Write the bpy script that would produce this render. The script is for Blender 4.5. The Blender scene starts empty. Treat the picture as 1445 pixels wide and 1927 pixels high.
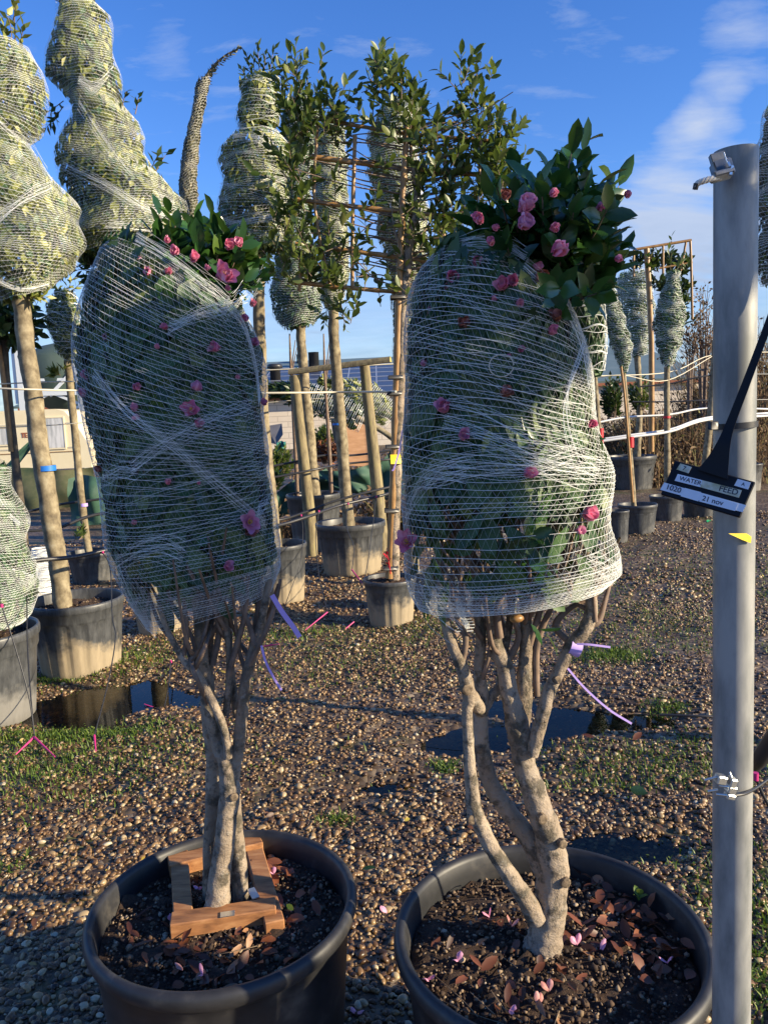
import bpy, math, random
import numpy as np
from mathutils import Vector, Matrix
SC = bpy.context.scene
COL = SC.collection
rng = np.random.default_rng(7)
random.seed(7)
rad = math.radians

# ------------------------------------------------------------------ camera
PITCH, ROLL, FPX, CH = rad(7.0), rad(2.5), 1448.0, 1.6
R0 = np.array([1.0, 0, 0]); F0 = np.array([0, math.cos(PITCH), -math.sin(PITCH)]); D0 = np.array([0, -math.sin(PITCH), -math.cos(PITCH)])
CAM = np.array([0, 0, CH])
cd = bpy.data.cameras.new('camera'); cam = bpy.data.objects.new('camera', cd); COL.objects.link(cam)
cd.sensor_fit = 'VERTICAL'; cd.sensor_height = 24; cd.lens = 24 * FPX / 1927; cd.clip_start = 0.05; cd.clip_end = 3000
right = math.cos(ROLL) * R0 + math.sin(ROLL) * D0
down = -math.sin(ROLL) * R0 + math.cos(ROLL) * D0
m = Matrix.Identity(4)
for i in range(3):
    m[i][0] = right[i]; m[i][1] = -down[i]; m[i][2] = -F0[i]; m[i][3] = CAM[i]
cam.matrix_world = m
SC.camera = cam

# ------------------------------------------------------------------ light
SUN_EL, SUN_AZ = rad(18.5), rad(109)      # azimuth clockwise from +Y
SC.view_settings.view_transform = 'Standard'; SC.view_settings.look = 'None'
SC.view_settings.exposure = 0.95; SC.view_settings.gamma = 1
sd = np.array([math.sin(SUN_AZ) * math.cos(SUN_EL), math.cos(SUN_AZ) * math.cos(SUN_EL), math.sin(SUN_EL)])
sl = bpy.data.lights.new('sun', 'SUN'); so = bpy.data.objects.new('sun', sl); COL.objects.link(so)
sl.energy = 5.0; sl.angle = rad(0.5); sl.color = (1, 0.84, 0.58)
so.rotation_euler = Vector(sd).to_track_quat('Z', 'Y').to_euler()
so.location = (6, -1, 6)

W = bpy.data.worlds.new('World'); SC.world = W; W.use_nodes = True
nt = W.node_tree; N = nt.nodes; L = nt.links; N.clear()
def wn(t, **k):
    n = N.new(t)
    for a, b in k.items(): setattr(n, a, b)
    return n
sky = wn('ShaderNodeTexSky', sky_type='NISHITA', sun_disc=False, sun_elevation=SUN_EL, sun_rotation=SUN_AZ, air_density=1.0, dust_density=0.0, ozone_density=4.0)
hsv = wn('ShaderNodeHueSaturation'); hsv.inputs['Saturation'].default_value = 1.20; hsv.inputs['Hue'].default_value = 0.516; hsv.inputs['Value'].default_value = 1.22
L.new(sky.outputs[0], hsv.inputs['Color'])
tc = wn('ShaderNodeTexCoord'); sep = wn('ShaderNodeSeparateXYZ'); L.new(tc.outputs['Generated'], sep.inputs[0])
def wm(op, a, b=None, clamp=False):
    n = wn('ShaderNodeMath', operation=op, use_clamp=clamp)
    for i, v in enumerate((a, b)):
        if v is None: continue
        if hasattr(v, 'links'): L.new(v, n.inputs[i])
        else: n.inputs[i].default_value = v
    return n.outputs[0]
zz = wm('ADD', wm('MAXIMUM', sep.outputs[2], 0.0), 0.22)
cmb = wn('ShaderNodeCombineXYZ'); L.new(wm('DIVIDE', sep.outputs[0], zz), cmb.inputs[0]); L.new(wm('DIVIDE', sep.outputs[1], zz), cmb.inputs[1])
def cnoise(scale, det, rough, off, dist=0.6):
    mp = wn('ShaderNodeMapping'); mp.inputs['Location'].default_value = off; mp.inputs['Rotation'].default_value = (0, 0, 0.35); mp.inputs['Scale'].default_value = (0.75, 1.5, 1); L.new(cmb.outputs[0], mp.inputs[0])
    n = wn('ShaderNodeTexNoise'); n.inputs['Scale'].default_value = scale; n.inputs['Detail'].default_value = det; n.inputs['Roughness'].default_value = rough; n.inputs['Distortion'].default_value = dist
    L.new(mp.outputs[0], n.inputs['Vector']); return n.outputs[0]
n1 = cnoise(2.2, 8, 0.58, (3.1, 1.7, 0)); n2 = cnoise(7.5, 7, 0.6, (0.4, 5.2, 0), 0.3)
lowz = wm('SUBTRACT', 1.0, wm('DIVIDE', sep.outputs[2], 0.42), True)
th = wm('SUBTRACT', 0.66, wm('MULTIPLY', lowz, 0.14))
def cloud_bank(px, py, tight, amt):
    ix = px - 722.5; iy = py - 963.5; ux = ix * math.cos(ROLL) - iy * math.sin(ROLL); uy = ix * math.sin(ROLL) + iy * math.cos(ROLL)
    d = ux * R0 + uy * D0 + FPX * F0; d = d / np.linalg.norm(d)
    v = wn('ShaderNodeVectorMath', operation='DOT_PRODUCT'); L.new(tc.outputs['Generated'], v.inputs[0]); v.inputs[1].default_value = tuple(d)
    return wm('MULTIPLY', wm('SUBTRACT', 1.0, wm('MULTIPLY', wm('SUBTRACT', 1.0, v.outputs['Value']), tight), True), amt)
for bk_ in ((1290, 400, 160, 0.22), (1215, 425, 300, 0.16), (1340, 200, 1100, 0.17), (1280, 240, 1600, 0.13), (610, 52, 900, 0.13), (1400, 80, 700, .10), (20, 60, 120, 0.14), (620, 640, 160, 0.16), (1330, 560, 130, 0.18), (1400, 90, 300, 0.12), (340, 150, 500, 0.10), (300, 60, 500, .08)):
    th = wm('SUBTRACT', th, cloud_bank(*bk_))
big = wm('MULTIPLY', wm('SUBTRACT', wm('ADD', wm('MULTIPLY', n1, 0.7), wm('MULTIPLY', n2, 0.3)), th), 3.6, True)
wisp = wm('MULTIPLY', wm('MULTIPLY', wm('SUBTRACT', n2, 0.57), 3.0, True), 0.6)
mask = wm('MULTIPLY', wm('MAXIMUM', big, wisp), 0.85)
hz = wm('SUBTRACT', 1.0, wm('DIVIDE', sep.outputs[2], 0.26), True)
mask = wm('MAXIMUM', mask, wm('MULTIPLY', wm('POWER', hz, 0.7), wm('ADD', 0.45, wm('MULTIPLY', n1, 0.7)), True))
mx = wn('ShaderNodeMix', data_type='RGBA'); L.new(mask, mx.inputs[0]); L.new(hsv.outputs[0], mx.inputs[6])
cl = wn('ShaderNodeMix', data_type='RGBA'); L.new(wm('MULTIPLY', hz, wm('MULTIPLY', n2, 1.9), True), cl.inputs[0]); cl.inputs[6].default_value = (3.1, 3.5, 4.3, 1); cl.inputs[7].default_value = (1.5, 2.0, 3.0, 1); L.new(cl.outputs[2], mx.inputs[7])
bg = wn('ShaderNodeBackground'); bg.inputs[1].default_value = 0.105; L.new(mx.outputs[2], bg.inputs[0])
wo = wn('ShaderNodeOutputWorld'); L.new(bg.outputs[0], wo.inputs[0])

# ------------------------------------------------------------------ pixel helpers (photograph pixels -> world rays)
def ray(px, py):
    ix = px - 722.5; iy = py - 963.5
    ux = ix * math.cos(ROLL) - iy * math.sin(ROLL); uy = ix * math.sin(ROLL) + iy * math.cos(ROLL)
    return ux * R0 + uy * D0 + FPX * F0
def P(px, py, Y):
    d = ray(px, py); return CAM + d * (Y / d[1])
def Zp(px, py, z):
    d = ray(px, py); return CAM + d * ((z - CH) / d[2])
def mpp(p):
    return float((np.asarray(p) - CAM) @ F0) / FPX

# ------------------------------------------------------------------ mesh helpers
ORG = {}
class MB:
    def __init__(s): s.v = []; s.f = {}; s.n = 0
    def add(s, v, f, mi=0):
        v = np.asarray(v, float).reshape(-1, 3); f = np.asarray(f, np.int64)
        if len(v) == 0 or len(f) == 0: return
        s.v.append(v); s.f.setdefault((f.shape[1], mi), []).append(f + s.n); s.n += len(v)
    def build(s, name, mats, parent=None, smooth=True, loc=None):
        if not isinstance(mats, (list, tuple)): mats = [mats]
        V = np.concatenate(s.v)
        org = ORG[parent.name] if parent is not None else (np.asarray(loc, float) if loc is not None else V.mean(0) * [1, 1, 0] + [0, 0, V[:, 2].min()])
        V = V - org
        me = bpy.data.meshes.new(name)
        me.vertices.add(len(V)); me.vertices.foreach_set('co', V.astype(np.float32).ravel())
        lv, ls, lt, mi = [], [], [], []; o = 0
        for (k, m_), fl in s.f.items():
            F = np.concatenate(fl); lv.append(F.ravel()); n = len(F)
            ls.append(o + np.arange(n) * k); lt.append(np.full(n, k)); mi.append(np.full(n, m_)); o += n * k
        lv = np.concatenate(lv); ls = np.concatenate(ls)
        me.loops.add(len(lv)); me.loops.foreach_set('vertex_index', lv.astype(np.int32))
        me.polygons.add(len(ls)); me.polygons.foreach_set('loop_start', ls.astype(np.int32))
        me.polygons.foreach_set('material_index', np.concatenate(mi).astype(np.int32))
        me.polygons.foreach_set('use_smooth', np.full(len(ls), smooth))
        me.update(calc_edges=True); me.validate()
        for mm in mats: me.materials.append(mm)
        ob = bpy.data.objects.new(name, me); COL.objects.link(ob)
        if parent is not None: ob.parent = parent; ORG[ob.name] = org
        else: ob.location = org; ORG[ob.name] = org
        return ob
def thing(name, label, cat, loc, group=None):
    o = bpy.data.objects.new(name, None); COL.objects.link(o); o.location = loc; o.empty_display_size = 0.1
    ORG[o.name] = np.asarray(loc, float); tag(o, label, cat, group); return o
def tag(o, label, cat, group=None):
    o['label'] = label; o['category'] = cat
    if group: o['group'] = group
    return o
def kind(o, k): o['kind'] = k; return o

def spline(pts, n=6):
    p = np.asarray(pts, float)
    if len(p) < 3: 
        t = np.linspace(0, 1, n * (len(p) - 1) + 1)[:, None]; return p[0] + (p[-1] - p[0]) * t
    q = np.vstack([2 * p[0] - p[1], p, 2 * p[-1] - p[-2]]); out = []
    for i in range(1, len(q) - 2):
        for t in np.linspace(0, 1, n, endpoint=False):
            a, b, c, d = q[i - 1], q[i], q[i + 1], q[i + 2]
            out.append(0.5 * (2 * b + (c - a) * t + (2 * a - 5 * b + 4 * c - d) * t * t + (3 * b - a - 3 * c + d) * t ** 3))
    out.append(p[-1]); return np.array(out)
def tube(mb, pts, r, sides=8, sub=5, cap=True, noise=0.0, mi=0, raw=False):
    pts = np.asarray(pts, float); r = np.broadcast_to(np.asarray(r, float), (len(pts),))
    if not raw:
        c = spline(np.column_stack([pts, r]), sub); pts = c[:, :3]; r = np.maximum(c[:, 3], 1e-4)
    n = len(pts); T = np.gradient(pts, axis=0); T /= np.linalg.norm(T, axis=1)[:, None] + 1e-12
    up = np.array([0, 1.0, 0.03]) if abs(T[:, 1]).mean() < 0.8 else np.array([1.0, 0, 0.02])
    A = np.cross(T, up); A /= np.linalg.norm(A, axis=1)[:, None]; B = np.cross(T, A)
    a = np.arange(sides) / sides * 2 * math.pi
    rr = r[:, None] * np.ones(sides)
    if noise: 
        ph = rng.uniform(0, 6.28, 4); ii = np.arange(n)[:, None]
        rr = rr * (1 + noise * (np.sin(ii * 0.9 + ph[0] + 2 * a) * 0.5 + np.sin(ii * 0.37 + ph[1] + a) * 0.7 + rng.normal(0, 0.28, (n, sides))))
    V = pts[:, None] + rr[..., None] * (A[:, None] * np.cos(a)[:, None] + B[:, None] * np.sin(a)[:, None])
    i = np.arange(n - 1)[:, None] * sides; j = np.arange(sides)[None]; k = (j + 1) % sides
    F = np.stack([i + j, i + sides + j, i + sides + k, i + k], -1).reshape(-1, 4)
    mb.add(V.reshape(-1, 3), F, mi)
    if cap:
        for row, p in ((V[0], pts[0]), (V[-1], pts[-1])):
            mb.add(np.vstack([row, p]), np.stack([np.arange(sides), (np.arange(sides) + 1) % sides, np.full(sides, sides)], -1), mi)
def lathe(mb, c, prof, seg=48, rmod=None, mi=0):
    prof = np.asarray(prof, float); a = np.arange(seg) / seg * 2 * math.pi; n = len(prof)
    rr = prof[:, :1] * np.ones(seg)
    if rmod is not None: rr = rr * rmod(prof[:, 1:2], a[None])
    V = np.stack([c[0] + rr * np.cos(a), c[1] + rr * np.sin(a), c[2] + prof[:, 1:2] * np.ones(seg)], -1)
    i = np.arange(n - 1)[:, None] * seg; j = np.arange(seg)[None]; k = (j + 1) % seg
    mb.add(V.reshape(-1, 3), np.stack([i + j, i + k, i + seg + k, i + seg + j], -1).reshape(-1, 4), mi)
BOXF = np.array([[0, 1, 3, 2], [4, 6, 7, 5], [0, 4, 5, 1], [2, 3, 7, 6], [0, 2, 6, 4], [1, 5, 7, 3]])
def obox(mb, c, ax, ay, az, mi=0, bev=0.0):
    """oriented box: centre and three half-axis vectors; bevelled corners when bev>0"""
    c, ax, ay, az = [np.asarray(q, float) for q in (c, ax, ay, az)]
    if not bev:
        V = [c + sx * ax + sy * ay + sz * az for sx in (-1, 1) for sy in (-1, 1) for sz in (-1, 1)]; mb.add(V, BOXF, mi); return
    ls = [np.linalg.norm(q) for q in (ax, ay, az)]; k = [1 - bev / q for q in ls]
    V = []; idx = {}
    for sx in (-1, 1):
        for sy in (-1, 1):
            for sz in (-1, 1):
                for w in range(3):
                    f = [k[0], k[1], k[2]]; f[w] = 1
                    idx[(sx, sy, sz, w)] = len(V); V.append(c + sx * f[0] * ax + sy * f[1] * ay + sz * f[2] * az)
    F4 = []; F3 = []
    for w in range(3):
        o1, o2 = [q for q in range(3) if q != w]
        for s in (-1, 1):
            q = []
            for (p1, p2) in ((-1, -1), (1, -1), (1, 1), (-1, 1)):
                t = [0, 0, 0]; t[w] = s; t[o1] = p1; t[o2] = p2; q.append(idx[(*t, w)])
            F4.append(q)
        for s1 in (-1, 1):
            for s2 in (-1, 1):
                q = []
                for (sw, ww) in ((-1, o1), (1, o1), (1, o2), (-1, o2)):
                    t = [0, 0, 0]; t[w] = sw; t[o1] = s1; t[o2] = s2; q.append(idx[(*t, ww)])
                F4.append(q)
    for sx in (-1, 1):
        for sy in (-1, 1):
            for sz in (-1, 1): F3.append([idx[(sx, sy, sz, w)] for w in range(3)])
    n0 = mb.n; mb.add(V, F4, mi); mb.v.append(np.zeros((0, 3))); mb.f.setdefault((3, mi), []).append(np.array(F3) + n0)
def box(mb, lo, hi, mi=0, bev=0.0):
    lo = np.asarray(lo, float); hi = np.asarray(hi, float); h = (hi - lo) / 2
    obox(mb, (lo + hi) / 2, [h[0], 0, 0], [0, h[1], 0], [0, 0, h[2]], mi, bev)
def unit(v): v = np.asarray(v, float); return v / (np.linalg.norm(v, axis=-1, keepdims=True) + 1e-12)

# ------------------------------------------------------------------ materials
def mat(name, base, rough=0.6, metal=0.0, spec=0.5):
    mt = bpy.data.materials.new(name); mt.use_nodes = True
    b = mt.node_tree.nodes['Principled BSDF']; b.inputs['Base Color'].default_value = (*base, 1); b.inputs['Roughness'].default_value = rough
    b.inputs['Metallic'].default_value = metal; b.inputs['Specular IOR Level'].default_value = spec
    return mt
def nd(mt, t, **k):
    n = mt.node_tree.nodes.new(t)
    for a, b in k.items(): setattr(n, a, b)
    return n
def lk(mt, a, b): mt.node_tree.links.new(a, b)
def bsdf(mt): return mt.node_tree.nodes['Principled BSDF']
def ramp(mt, src, stops, interp='LINEAR'):
    r = nd(mt, 'ShaderNodeValToRGB'); r.color_ramp.interpolation = interp
    e = r.color_ramp.elements
    while len(e) < len(stops): e.new(0.5)
    for q, (p, c) in zip(e, stops): q.position = p; q.color = (*c, 1)
    lk(mt, src, r.inputs[0]); return r.outputs[0]
def noise(mt, scale, det=4, rough=0.6, coord='Object', stretch=None, dist=0.0):
    t = nd(mt, 'ShaderNodeTexCoord'); src = t.outputs[coord]
    if stretch: 
        mp = nd(mt, 'ShaderNodeMapping'); mp.inputs['Scale'].default_value = stretch; lk(mt, src, mp.inputs[0]); src = mp.outputs[0]
    n = nd(mt, 'ShaderNodeTexNoise'); n.inputs['Scale'].default_value = scale; n.inputs['Detail'].default_value = det; n.inputs['Roughness'].default_value = rough; n.inputs['Distortion'].default_value = dist
    lk(mt, src, n.inputs['Vector']); return n.outputs[0]
def bump(mt, src, strength=0.4, dist=0.01):
    b = nd(mt, 'ShaderNodeBump'); b.inputs['Strength'].default_value = strength; b.inputs['Distance'].default_value = dist
    lk(mt, src, b.inputs['Height']); lk(mt, b.outputs[0], bsdf(mt).inputs['Normal'])
def mixc(mt, f, a, b, mode='MIX'):
    n = nd(mt, 'ShaderNodeMix', data_type='RGBA', blend_type=mode)
    for s, i in ((f, 0), (a, 6), (b, 7)):
        if hasattr(s, 'links'): lk(mt, s, n.inputs[i])
        elif i == 0: n.inputs[0].default_value = s
        else: n.inputs[i].default_value = (*s, 1)
    return n.outputs[2]
def noisy(name, stops, scale=20, rough=0.7, bs=0.3, bd=0.004, stretch=None, det=5, metal=0.0, spec=0.5):
    mt = mat(name, (0.5, 0.5, 0.5), rough, metal, spec); n = noise(mt, scale, det, 0.6, stretch=stretch)
    lk(mt, ramp(mt, n, stops), bsdf(mt).inputs['Base Color'])
    if bs: bump(mt, n, bs, bd)
    return mt
def island(name, stops, rough=0.5, transl=0.0, tcol=None, spec=0.5):
    """one colour per separate piece (leaf, stone, petal)"""
    mt = mat(name, (0.5, 0.5, 0.5), rough, 0, spec); g = nd(mt, 'ShaderNodeNewGeometry')
    c = ramp(mt, g.outputs['Random Per Island'], stops); lk(mt, c, bsdf(mt).inputs['Base Color'])
    if transl:
        tr = nd(mt, 'ShaderNodeBsdfTranslucent'); ms = nd(mt, 'ShaderNodeMixShader'); ms.inputs[0].default_value = transl
        if tcol: lk(mt, mixc(mt, 0.6, c, tcol), tr.inputs[0])
        else: lk(mt, c, tr.inputs[0])
        lk(mt, bsdf(mt).outputs[0], ms.inputs[1]); lk(mt, tr.outputs[0], ms.inputs[2])
        lk(mt, ms.outputs[0], mt.node_tree.nodes['Material Output'].inputs[0])
    return mt
M = {}
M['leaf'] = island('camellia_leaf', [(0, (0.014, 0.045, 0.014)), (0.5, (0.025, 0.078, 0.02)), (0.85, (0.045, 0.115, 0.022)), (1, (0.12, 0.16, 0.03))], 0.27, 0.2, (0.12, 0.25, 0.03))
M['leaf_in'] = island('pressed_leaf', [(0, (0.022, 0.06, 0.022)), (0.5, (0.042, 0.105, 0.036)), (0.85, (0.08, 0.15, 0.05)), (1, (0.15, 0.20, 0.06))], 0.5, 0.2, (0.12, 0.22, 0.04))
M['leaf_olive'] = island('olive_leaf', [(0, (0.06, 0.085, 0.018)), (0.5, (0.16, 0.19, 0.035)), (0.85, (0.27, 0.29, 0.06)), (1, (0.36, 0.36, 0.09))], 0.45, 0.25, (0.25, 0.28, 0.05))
M['leaf_dark'] = island('dark_leaf', [(0, (0.012, 0.03, 0.010)), (0.6, (0.03, 0.06, 0.016)), (1, (0.07, 0.10, 0.03))], 0.35, 0.2, (0.12, 0.2, 0.03))
M['leaf_trellis'] = island('trellis_leaf', [(0, (0.035, 0.065, 0.016)), (0.5, (0.07, 0.11, 0.026)), (0.9, (0.14, 0.175, 0.045)), (1, (0.24, 0.24, 0.07))], 0.4, 0.3, (0.2, 0.28, 0.04))
M['leaf_grey'] = island('conifer_leaf', [(0, (0.06, 0.07, 0.04)), (0.6, (0.12, 0.12, 0.06)), (1, (0.2, 0.17, 0.09))], 0.6, 0.1)
M['net'] = mat('white_net', (0.84, 0.86, 0.83), 0.45)
M['net_dim'] = mat('old_net', (0.62, 0.60, 0.55), 0.5)
M['petal'] = island('pink_petal', [(0, (0.74, 0.20, 0.36)), (0.5, (0.84, 0.34, 0.48)), (1, (0.9, 0.5, 0.62))], 0.5, 0.3, (0.9, 0.3, 0.45))
M['petal_pale'] = island('pale_petal', [(0, (0.75, 0.32, 0.50)), (1, (0.85, 0.45, 0.60))], 0.5, 0.3, (0.9, 0.45, 0.6))
M['petal_old'] = island('faded_petal', [(0, (0.30, 0.11, 0.07)), (0.6, (0.55, 0.24, 0.2)), (1, (0.75, 0.42, 0.42))], 0.6, 0.2)
M['stamen'] = mat('stamen', (0.75, 0.5, 0.06), 0.6)
M['deadleaf'] = island('dead_leaf', [(0, (0.05, 0.016, 0.008)), (0.5, (0.15, 0.05, 0.022)), (0.85, (0.26, 0.09, 0.04)), (1, (0.36, 0.2, 0.1))], 0.5, 0.15)
M['litter'] = island('blown_leaf', [(0, (0.06, 0.02, 0.01)), (0.5, (0.17, 0.07, 0.03)), (0.8, (0.3, 0.2, 0.06)), (1, (0.45, 0.36, 0.05))], 0.5, 0.15)
bk = mat('bark', (0.3, 0.22, 0.16), 0.8)
na = noise(bk, 9, 5, 0.65, stretch=(1, 1, 0.5)); nb = noise(bk, 70, 6, 0.7); ncz = noise(bk, 22, 5, 0.7)
cc = ramp(bk, na, [(0.3, (0.12, 0.09, 0.062)), (0.44, (0.28, 0.215, 0.15)), (0.6, (0.40, 0.32, 0.235)), (0.75, (0.48, 0.41, 0.32))])
cc = mixc(bk, ramp(bk, ncz, [(0.49, (0, 0, 0)), (0.585, (0.85, 0.85, 0.85))]), cc, (0.07, 0.06, 0.04))
cc = mixc(bk, ramp(bk, nb, [(0.55, (0, 0, 0)), (0.72, (0.55, 0.55, 0.55))]), cc, (0.35, 0.34, 0.30))
lk(bk, cc, bsdf(bk).inputs['Base Color']); nbs = nd(bk, 'ShaderNodeMath', operation='ADD'); lk(bk, nb, nbs.inputs[0]); lk(bk, ncz, nbs.inputs[1]); bump(bk, nbs.outputs[0], 0.9, 0.009); M['bark'] = bk
M['bark_light'] = noisy('pale_bark', [(0.3, (0.08, 0.06, 0.036)), (0.48, (0.20, 0.16, 0.095)), (0.62, (0.30, 0.25, 0.155)), (0.75, (0.38, 0.34, 0.24))], 17, 0.8, 0.5, 0.005, (1, 1, 0.8), 6)
M['bark_dark'] = noisy('dark_bark', [(0.3, (0.05, 0.04, 0.03)), (0.7, (0.15, 0.12, 0.08))], 14, 0.85, 0.5, 0.006)
M['twig'] = noisy('twig', [(0.3, (0.10, 0.07, 0.05)), (0.7, (0.26, 0.18, 0.13))], 30, 0.8, 0.2)
M['cut'] = noisy('cut_wood', [(0.35, (0.05, 0.035, 0.022)), (0.7, (0.26, 0.19, 0.12))], 110, 0.8, 0.2)
M['bamboo'] = noisy('bamboo', [(0.3, (0.20, 0.10, 0.034)), (0.5, (0.32, 0.175, 0.062)), (0.7, (0.40, 0.24, 0.09))], 11, 0.4, 0.15, 0.003, (3, 3, 1))
M['timber'] = noisy('orange_timber', [(0.25, (0.11, 0.045, 0.018)), (0.5, (0.34, 0.15, 0.055)), (0.75, (0.50, 0.26, 0.11))], 12, 0.7, 0.4, 0.003, (1, 5, 5), 7)
M['post'] = noisy('green_tinted_post', [(0.3, (0.10, 0.08, 0.04)), (0.55, (0.25, 0.20, 0.11)), (0.75, (0.30, 0.27, 0.10))], 9, 0.8, 0.3, 0.004, (3, 3, 0.7))
M['ply'] = noisy('plywood', [(0.3, (0.42, 0.22, 0.11)), (0.7, (0.58, 0.34, 0.2))], 4, 0.7, 0.1, 0.002, (1, 1, 4))
M['black'] = noisy('black_plastic', [(0.35, (0.013, 0.014, 0.016)), (0.55, (0.028, 0.028, 0.030)), (0.72, (0.085, 0.078, 0.068))], 11, 0.5, 0.1, 0.002, (1, 1, 1), 9)
M['sign'] = mat('label_plastic', (0.004, 0.005, 0.009), 0.5, 0, 0.25)
M['pipe'] = mat('black_pipe', (0.03, 0.03, 0.032), 0.4)
M['stalk'] = noisy('dry_stalk', [(0.3, (0.13, 0.08, 0.045)), (0.7, (0.36, 0.27, 0.16))], 40, 0.8, 0)
M['cord'] = mat('pale_string', (0.6, 0.55, 0.42), 0.7)
M['white'] = mat('white_plastic', (0.75, 0.75, 0.73), 0.5)
M['magenta'] = mat('magenta_plastic', (0.50, 0.03, 0.17), 0.4)
M['red'] = mat('red_ribbon', (0.6, 0.02, 0.03), 0.5)
M['purple'] = mat('purple_ribbon', (0.50, 0.36, 0.80), 0.45)
M['yellow'] = mat('yellow_tape', (0.85, 0.62, 0.02), 0.45)
M['blue'] = mat('blue_tape', (0.02, 0.17, 0.6), 0.45)
M['ink'] = mat('ink', (0.02, 0.025, 0.05), 0.6)
M['label'] = noisy('label_paper', [(0.3, (0.62, 0.66, 0.74)), (0.7, (0.74, 0.77, 0.83))], 40, 0.45, 0)
M['label_worn'] = noisy('worn_label', [(0.35, (0.36, 0.33, 0.16)), (0.6, (0.60, 0.60, 0.50))], 55, 0.5, 0)
def pot_mat(name, lo, hi, dirt):
    """black plastic pot with a dried-mud tide mark in its lower half (object z in metres)"""
    mt = mat(name, (0.03, 0.03, 0.03), 0.5)
    t = nd(mt, 'ShaderNodeTexCoord'); s = nd(mt, 'ShaderNodeSeparateXYZ'); lk(mt, t.outputs['Object'], s.inputs[0])
    n = noise(mt, 5, 6, 0.65); n3 = noise(mt, 40, 4, 0.7, stretch=(1, 1, 0.25))
    mr = nd(mt, 'ShaderNodeMapRange'); lk(mt, s.outputs[2], mr.inputs[0]); mr.inputs[1].default_value = lo; mr.inputs[2].default_value = hi; mr.inputs[3].default_value = 1.05; mr.inputs[4].default_value = -0.15
    a = nd(mt, 'ShaderNodeMath', operation='ADD'); lk(mt, mr.outputs[0], a.inputs[0])
    q = nd(mt, 'ShaderNodeMath', operation='MULTIPLY_ADD'); lk(mt, n, q.inputs[0]); q.inputs[1].default_value = 2.2; q.inputs[2].default_value = -1.1; lk(mt, q.outputs[0], a.inputs[1])
    f = ramp(mt, a.outputs[0], [(0.3, (0, 0, 0)), (0.75, (0.9, 0.9, 0.9))])
    d = mixc(mt, n3, [c * 0.75 for c in dirt], [min(1, c * 1.25) for c in dirt])
    c = mixc(mt, f, ramp(mt, n3, [(0.3, (0.03, 0.032, 0.035)), (0.75, (0.095, 0.098, 0.10))]), d)
    lk(mt, c, bsdf(mt).inputs['Base Color']); bump(mt, n3, 0.12, 0.003)
    lk(mt, ramp(mt, f, [(0, (0.42,) * 3), (1, (0.8,) * 3)]), bsdf(mt).inputs['Roughness'])
    return mt
M['pot_muddy'] = pot_mat('muddy_pot', 0.02, 0.42, (0.34, 0.27, 0.17))
M['pot_grey'] = pot_mat('dusty_pot', -0.05, 0.42, (0.20, 0.19, 0.17))
M['pot_plain'] = pot_mat('plain_pot', -0.3, 0.3, (0.13, 0.125, 0.115))
soil = mat('potting_soil', (0.03, 0.02, 0.015), 0.9)
sn = noise(soil, 45, 8, 0.75); lk(soil, ramp(soil, sn, [(0.33, (0.016, 0.010, 0.007)), (0.52, (0.07, 0.038, 0.021)), (0.72, (0.17, 0.10, 0.055))]), bsdf(soil).inputs['Base Color']); bump(soil, sn, 1.0, 0.02); M['soil'] = soil
M['chips'] = island('grit', [(0, (0.018, 0.011, 0.007)), (0.42, (0.07, 0.04, 0.022)), (0.7, (0.16, 0.10, 0.055)), (0.92, (0.28, 0.2, 0.12)), (1, (0.42, 0.34, 0.24))], 0.85)
M['stone'] = island('pebble', [(0, (0.026, 0.016, 0.009)), (0.22, (0.07, 0.038, 0.018)), (0.48, (0.14, 0.075, 0.031)), (0.68, (0.21, 0.125, 0.053)), (0.84, (0.30, 0.195, 0.088)), (0.95, (0.42, 0.32, 0.18)), (1, (0.52, 0.44, 0.30))], 0.36)
gm = mat('wet_ground', (0.05, 0.035, 0.02), 0.6)
tcg = nd(gm, 'ShaderNodeTexCoord'); vor = nd(gm, 'ShaderNodeTexVoronoi'); vor.inputs['Scale'].default_value = 30; lk(gm, tcg.outputs['Object'], vor.inputs['Vector'])
gc = nd(gm, 'ShaderNodeSeparateColor'); lk(gm, vor.outputs['Color'], gc.inputs[0])
peb = ramp(gm, gc.outputs[0], [(0, (0.035, 0.022, 0.014)), (0.4, (0.11, 0.065, 0.035)), (0.75, (0.22, 0.15, 0.085)), (1, (0.38, 0.3, 0.2))])
mud = ramp(gm, noise(gm, 3.2, 8, 0.65), [(0.35, (0.03, 0.02, 0.011)), (0.55, (0.06, 0.04, 0.022)), (0.7, (0.10, 0.075, 0.035))])
moss = noise(gm, 1.3, 7, 0.7)
gcol = mixc(gm, ramp(gm, noise(gm, 0.9, 6, 0.7), [(0.4, (0.25,) * 3), (0.6, (0.8,) * 3)]), mud, peb)
gcol = mixc(gm, ramp(gm, moss, [(0.55, (0, 0, 0)), (0.66, (0.8, 0.8, 0.8))]), gcol, (0.055, 0.075, 0.014))
lk(gm, gcol, bsdf(gm).inputs['Base Color'])
vb = nd(gm, 'ShaderNodeMath', operation='SUBTRACT'); vb.inputs[0].default_value = 1; lk(gm, vor.outputs['Distance'], vb.inputs[1]); bump(gm, vb.outputs[0], 0.9, 0.012); M['ground'] = gm
wm_ = mat('puddle_water', (0.022, 0.016, 0.009), 0.03, 0, 0.5); M['water'] = wm_
wb = noise(wm_, 14, 2, 0.5); bump(wm_, wb, 0.05, 0.004)
_tr = nd(wm_, 'ShaderNodeBsdfTransparent'); _tr.inputs[0].default_value = (0.85, 0.72, 0.55, 1); _gl = nd(wm_, 'ShaderNodeBsdfGlossy'); _gl.inputs['Roughness'].default_value = 0.03; _gl.inputs[0].default_value = (0.95, 0.95, 0.95, 1)
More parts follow.
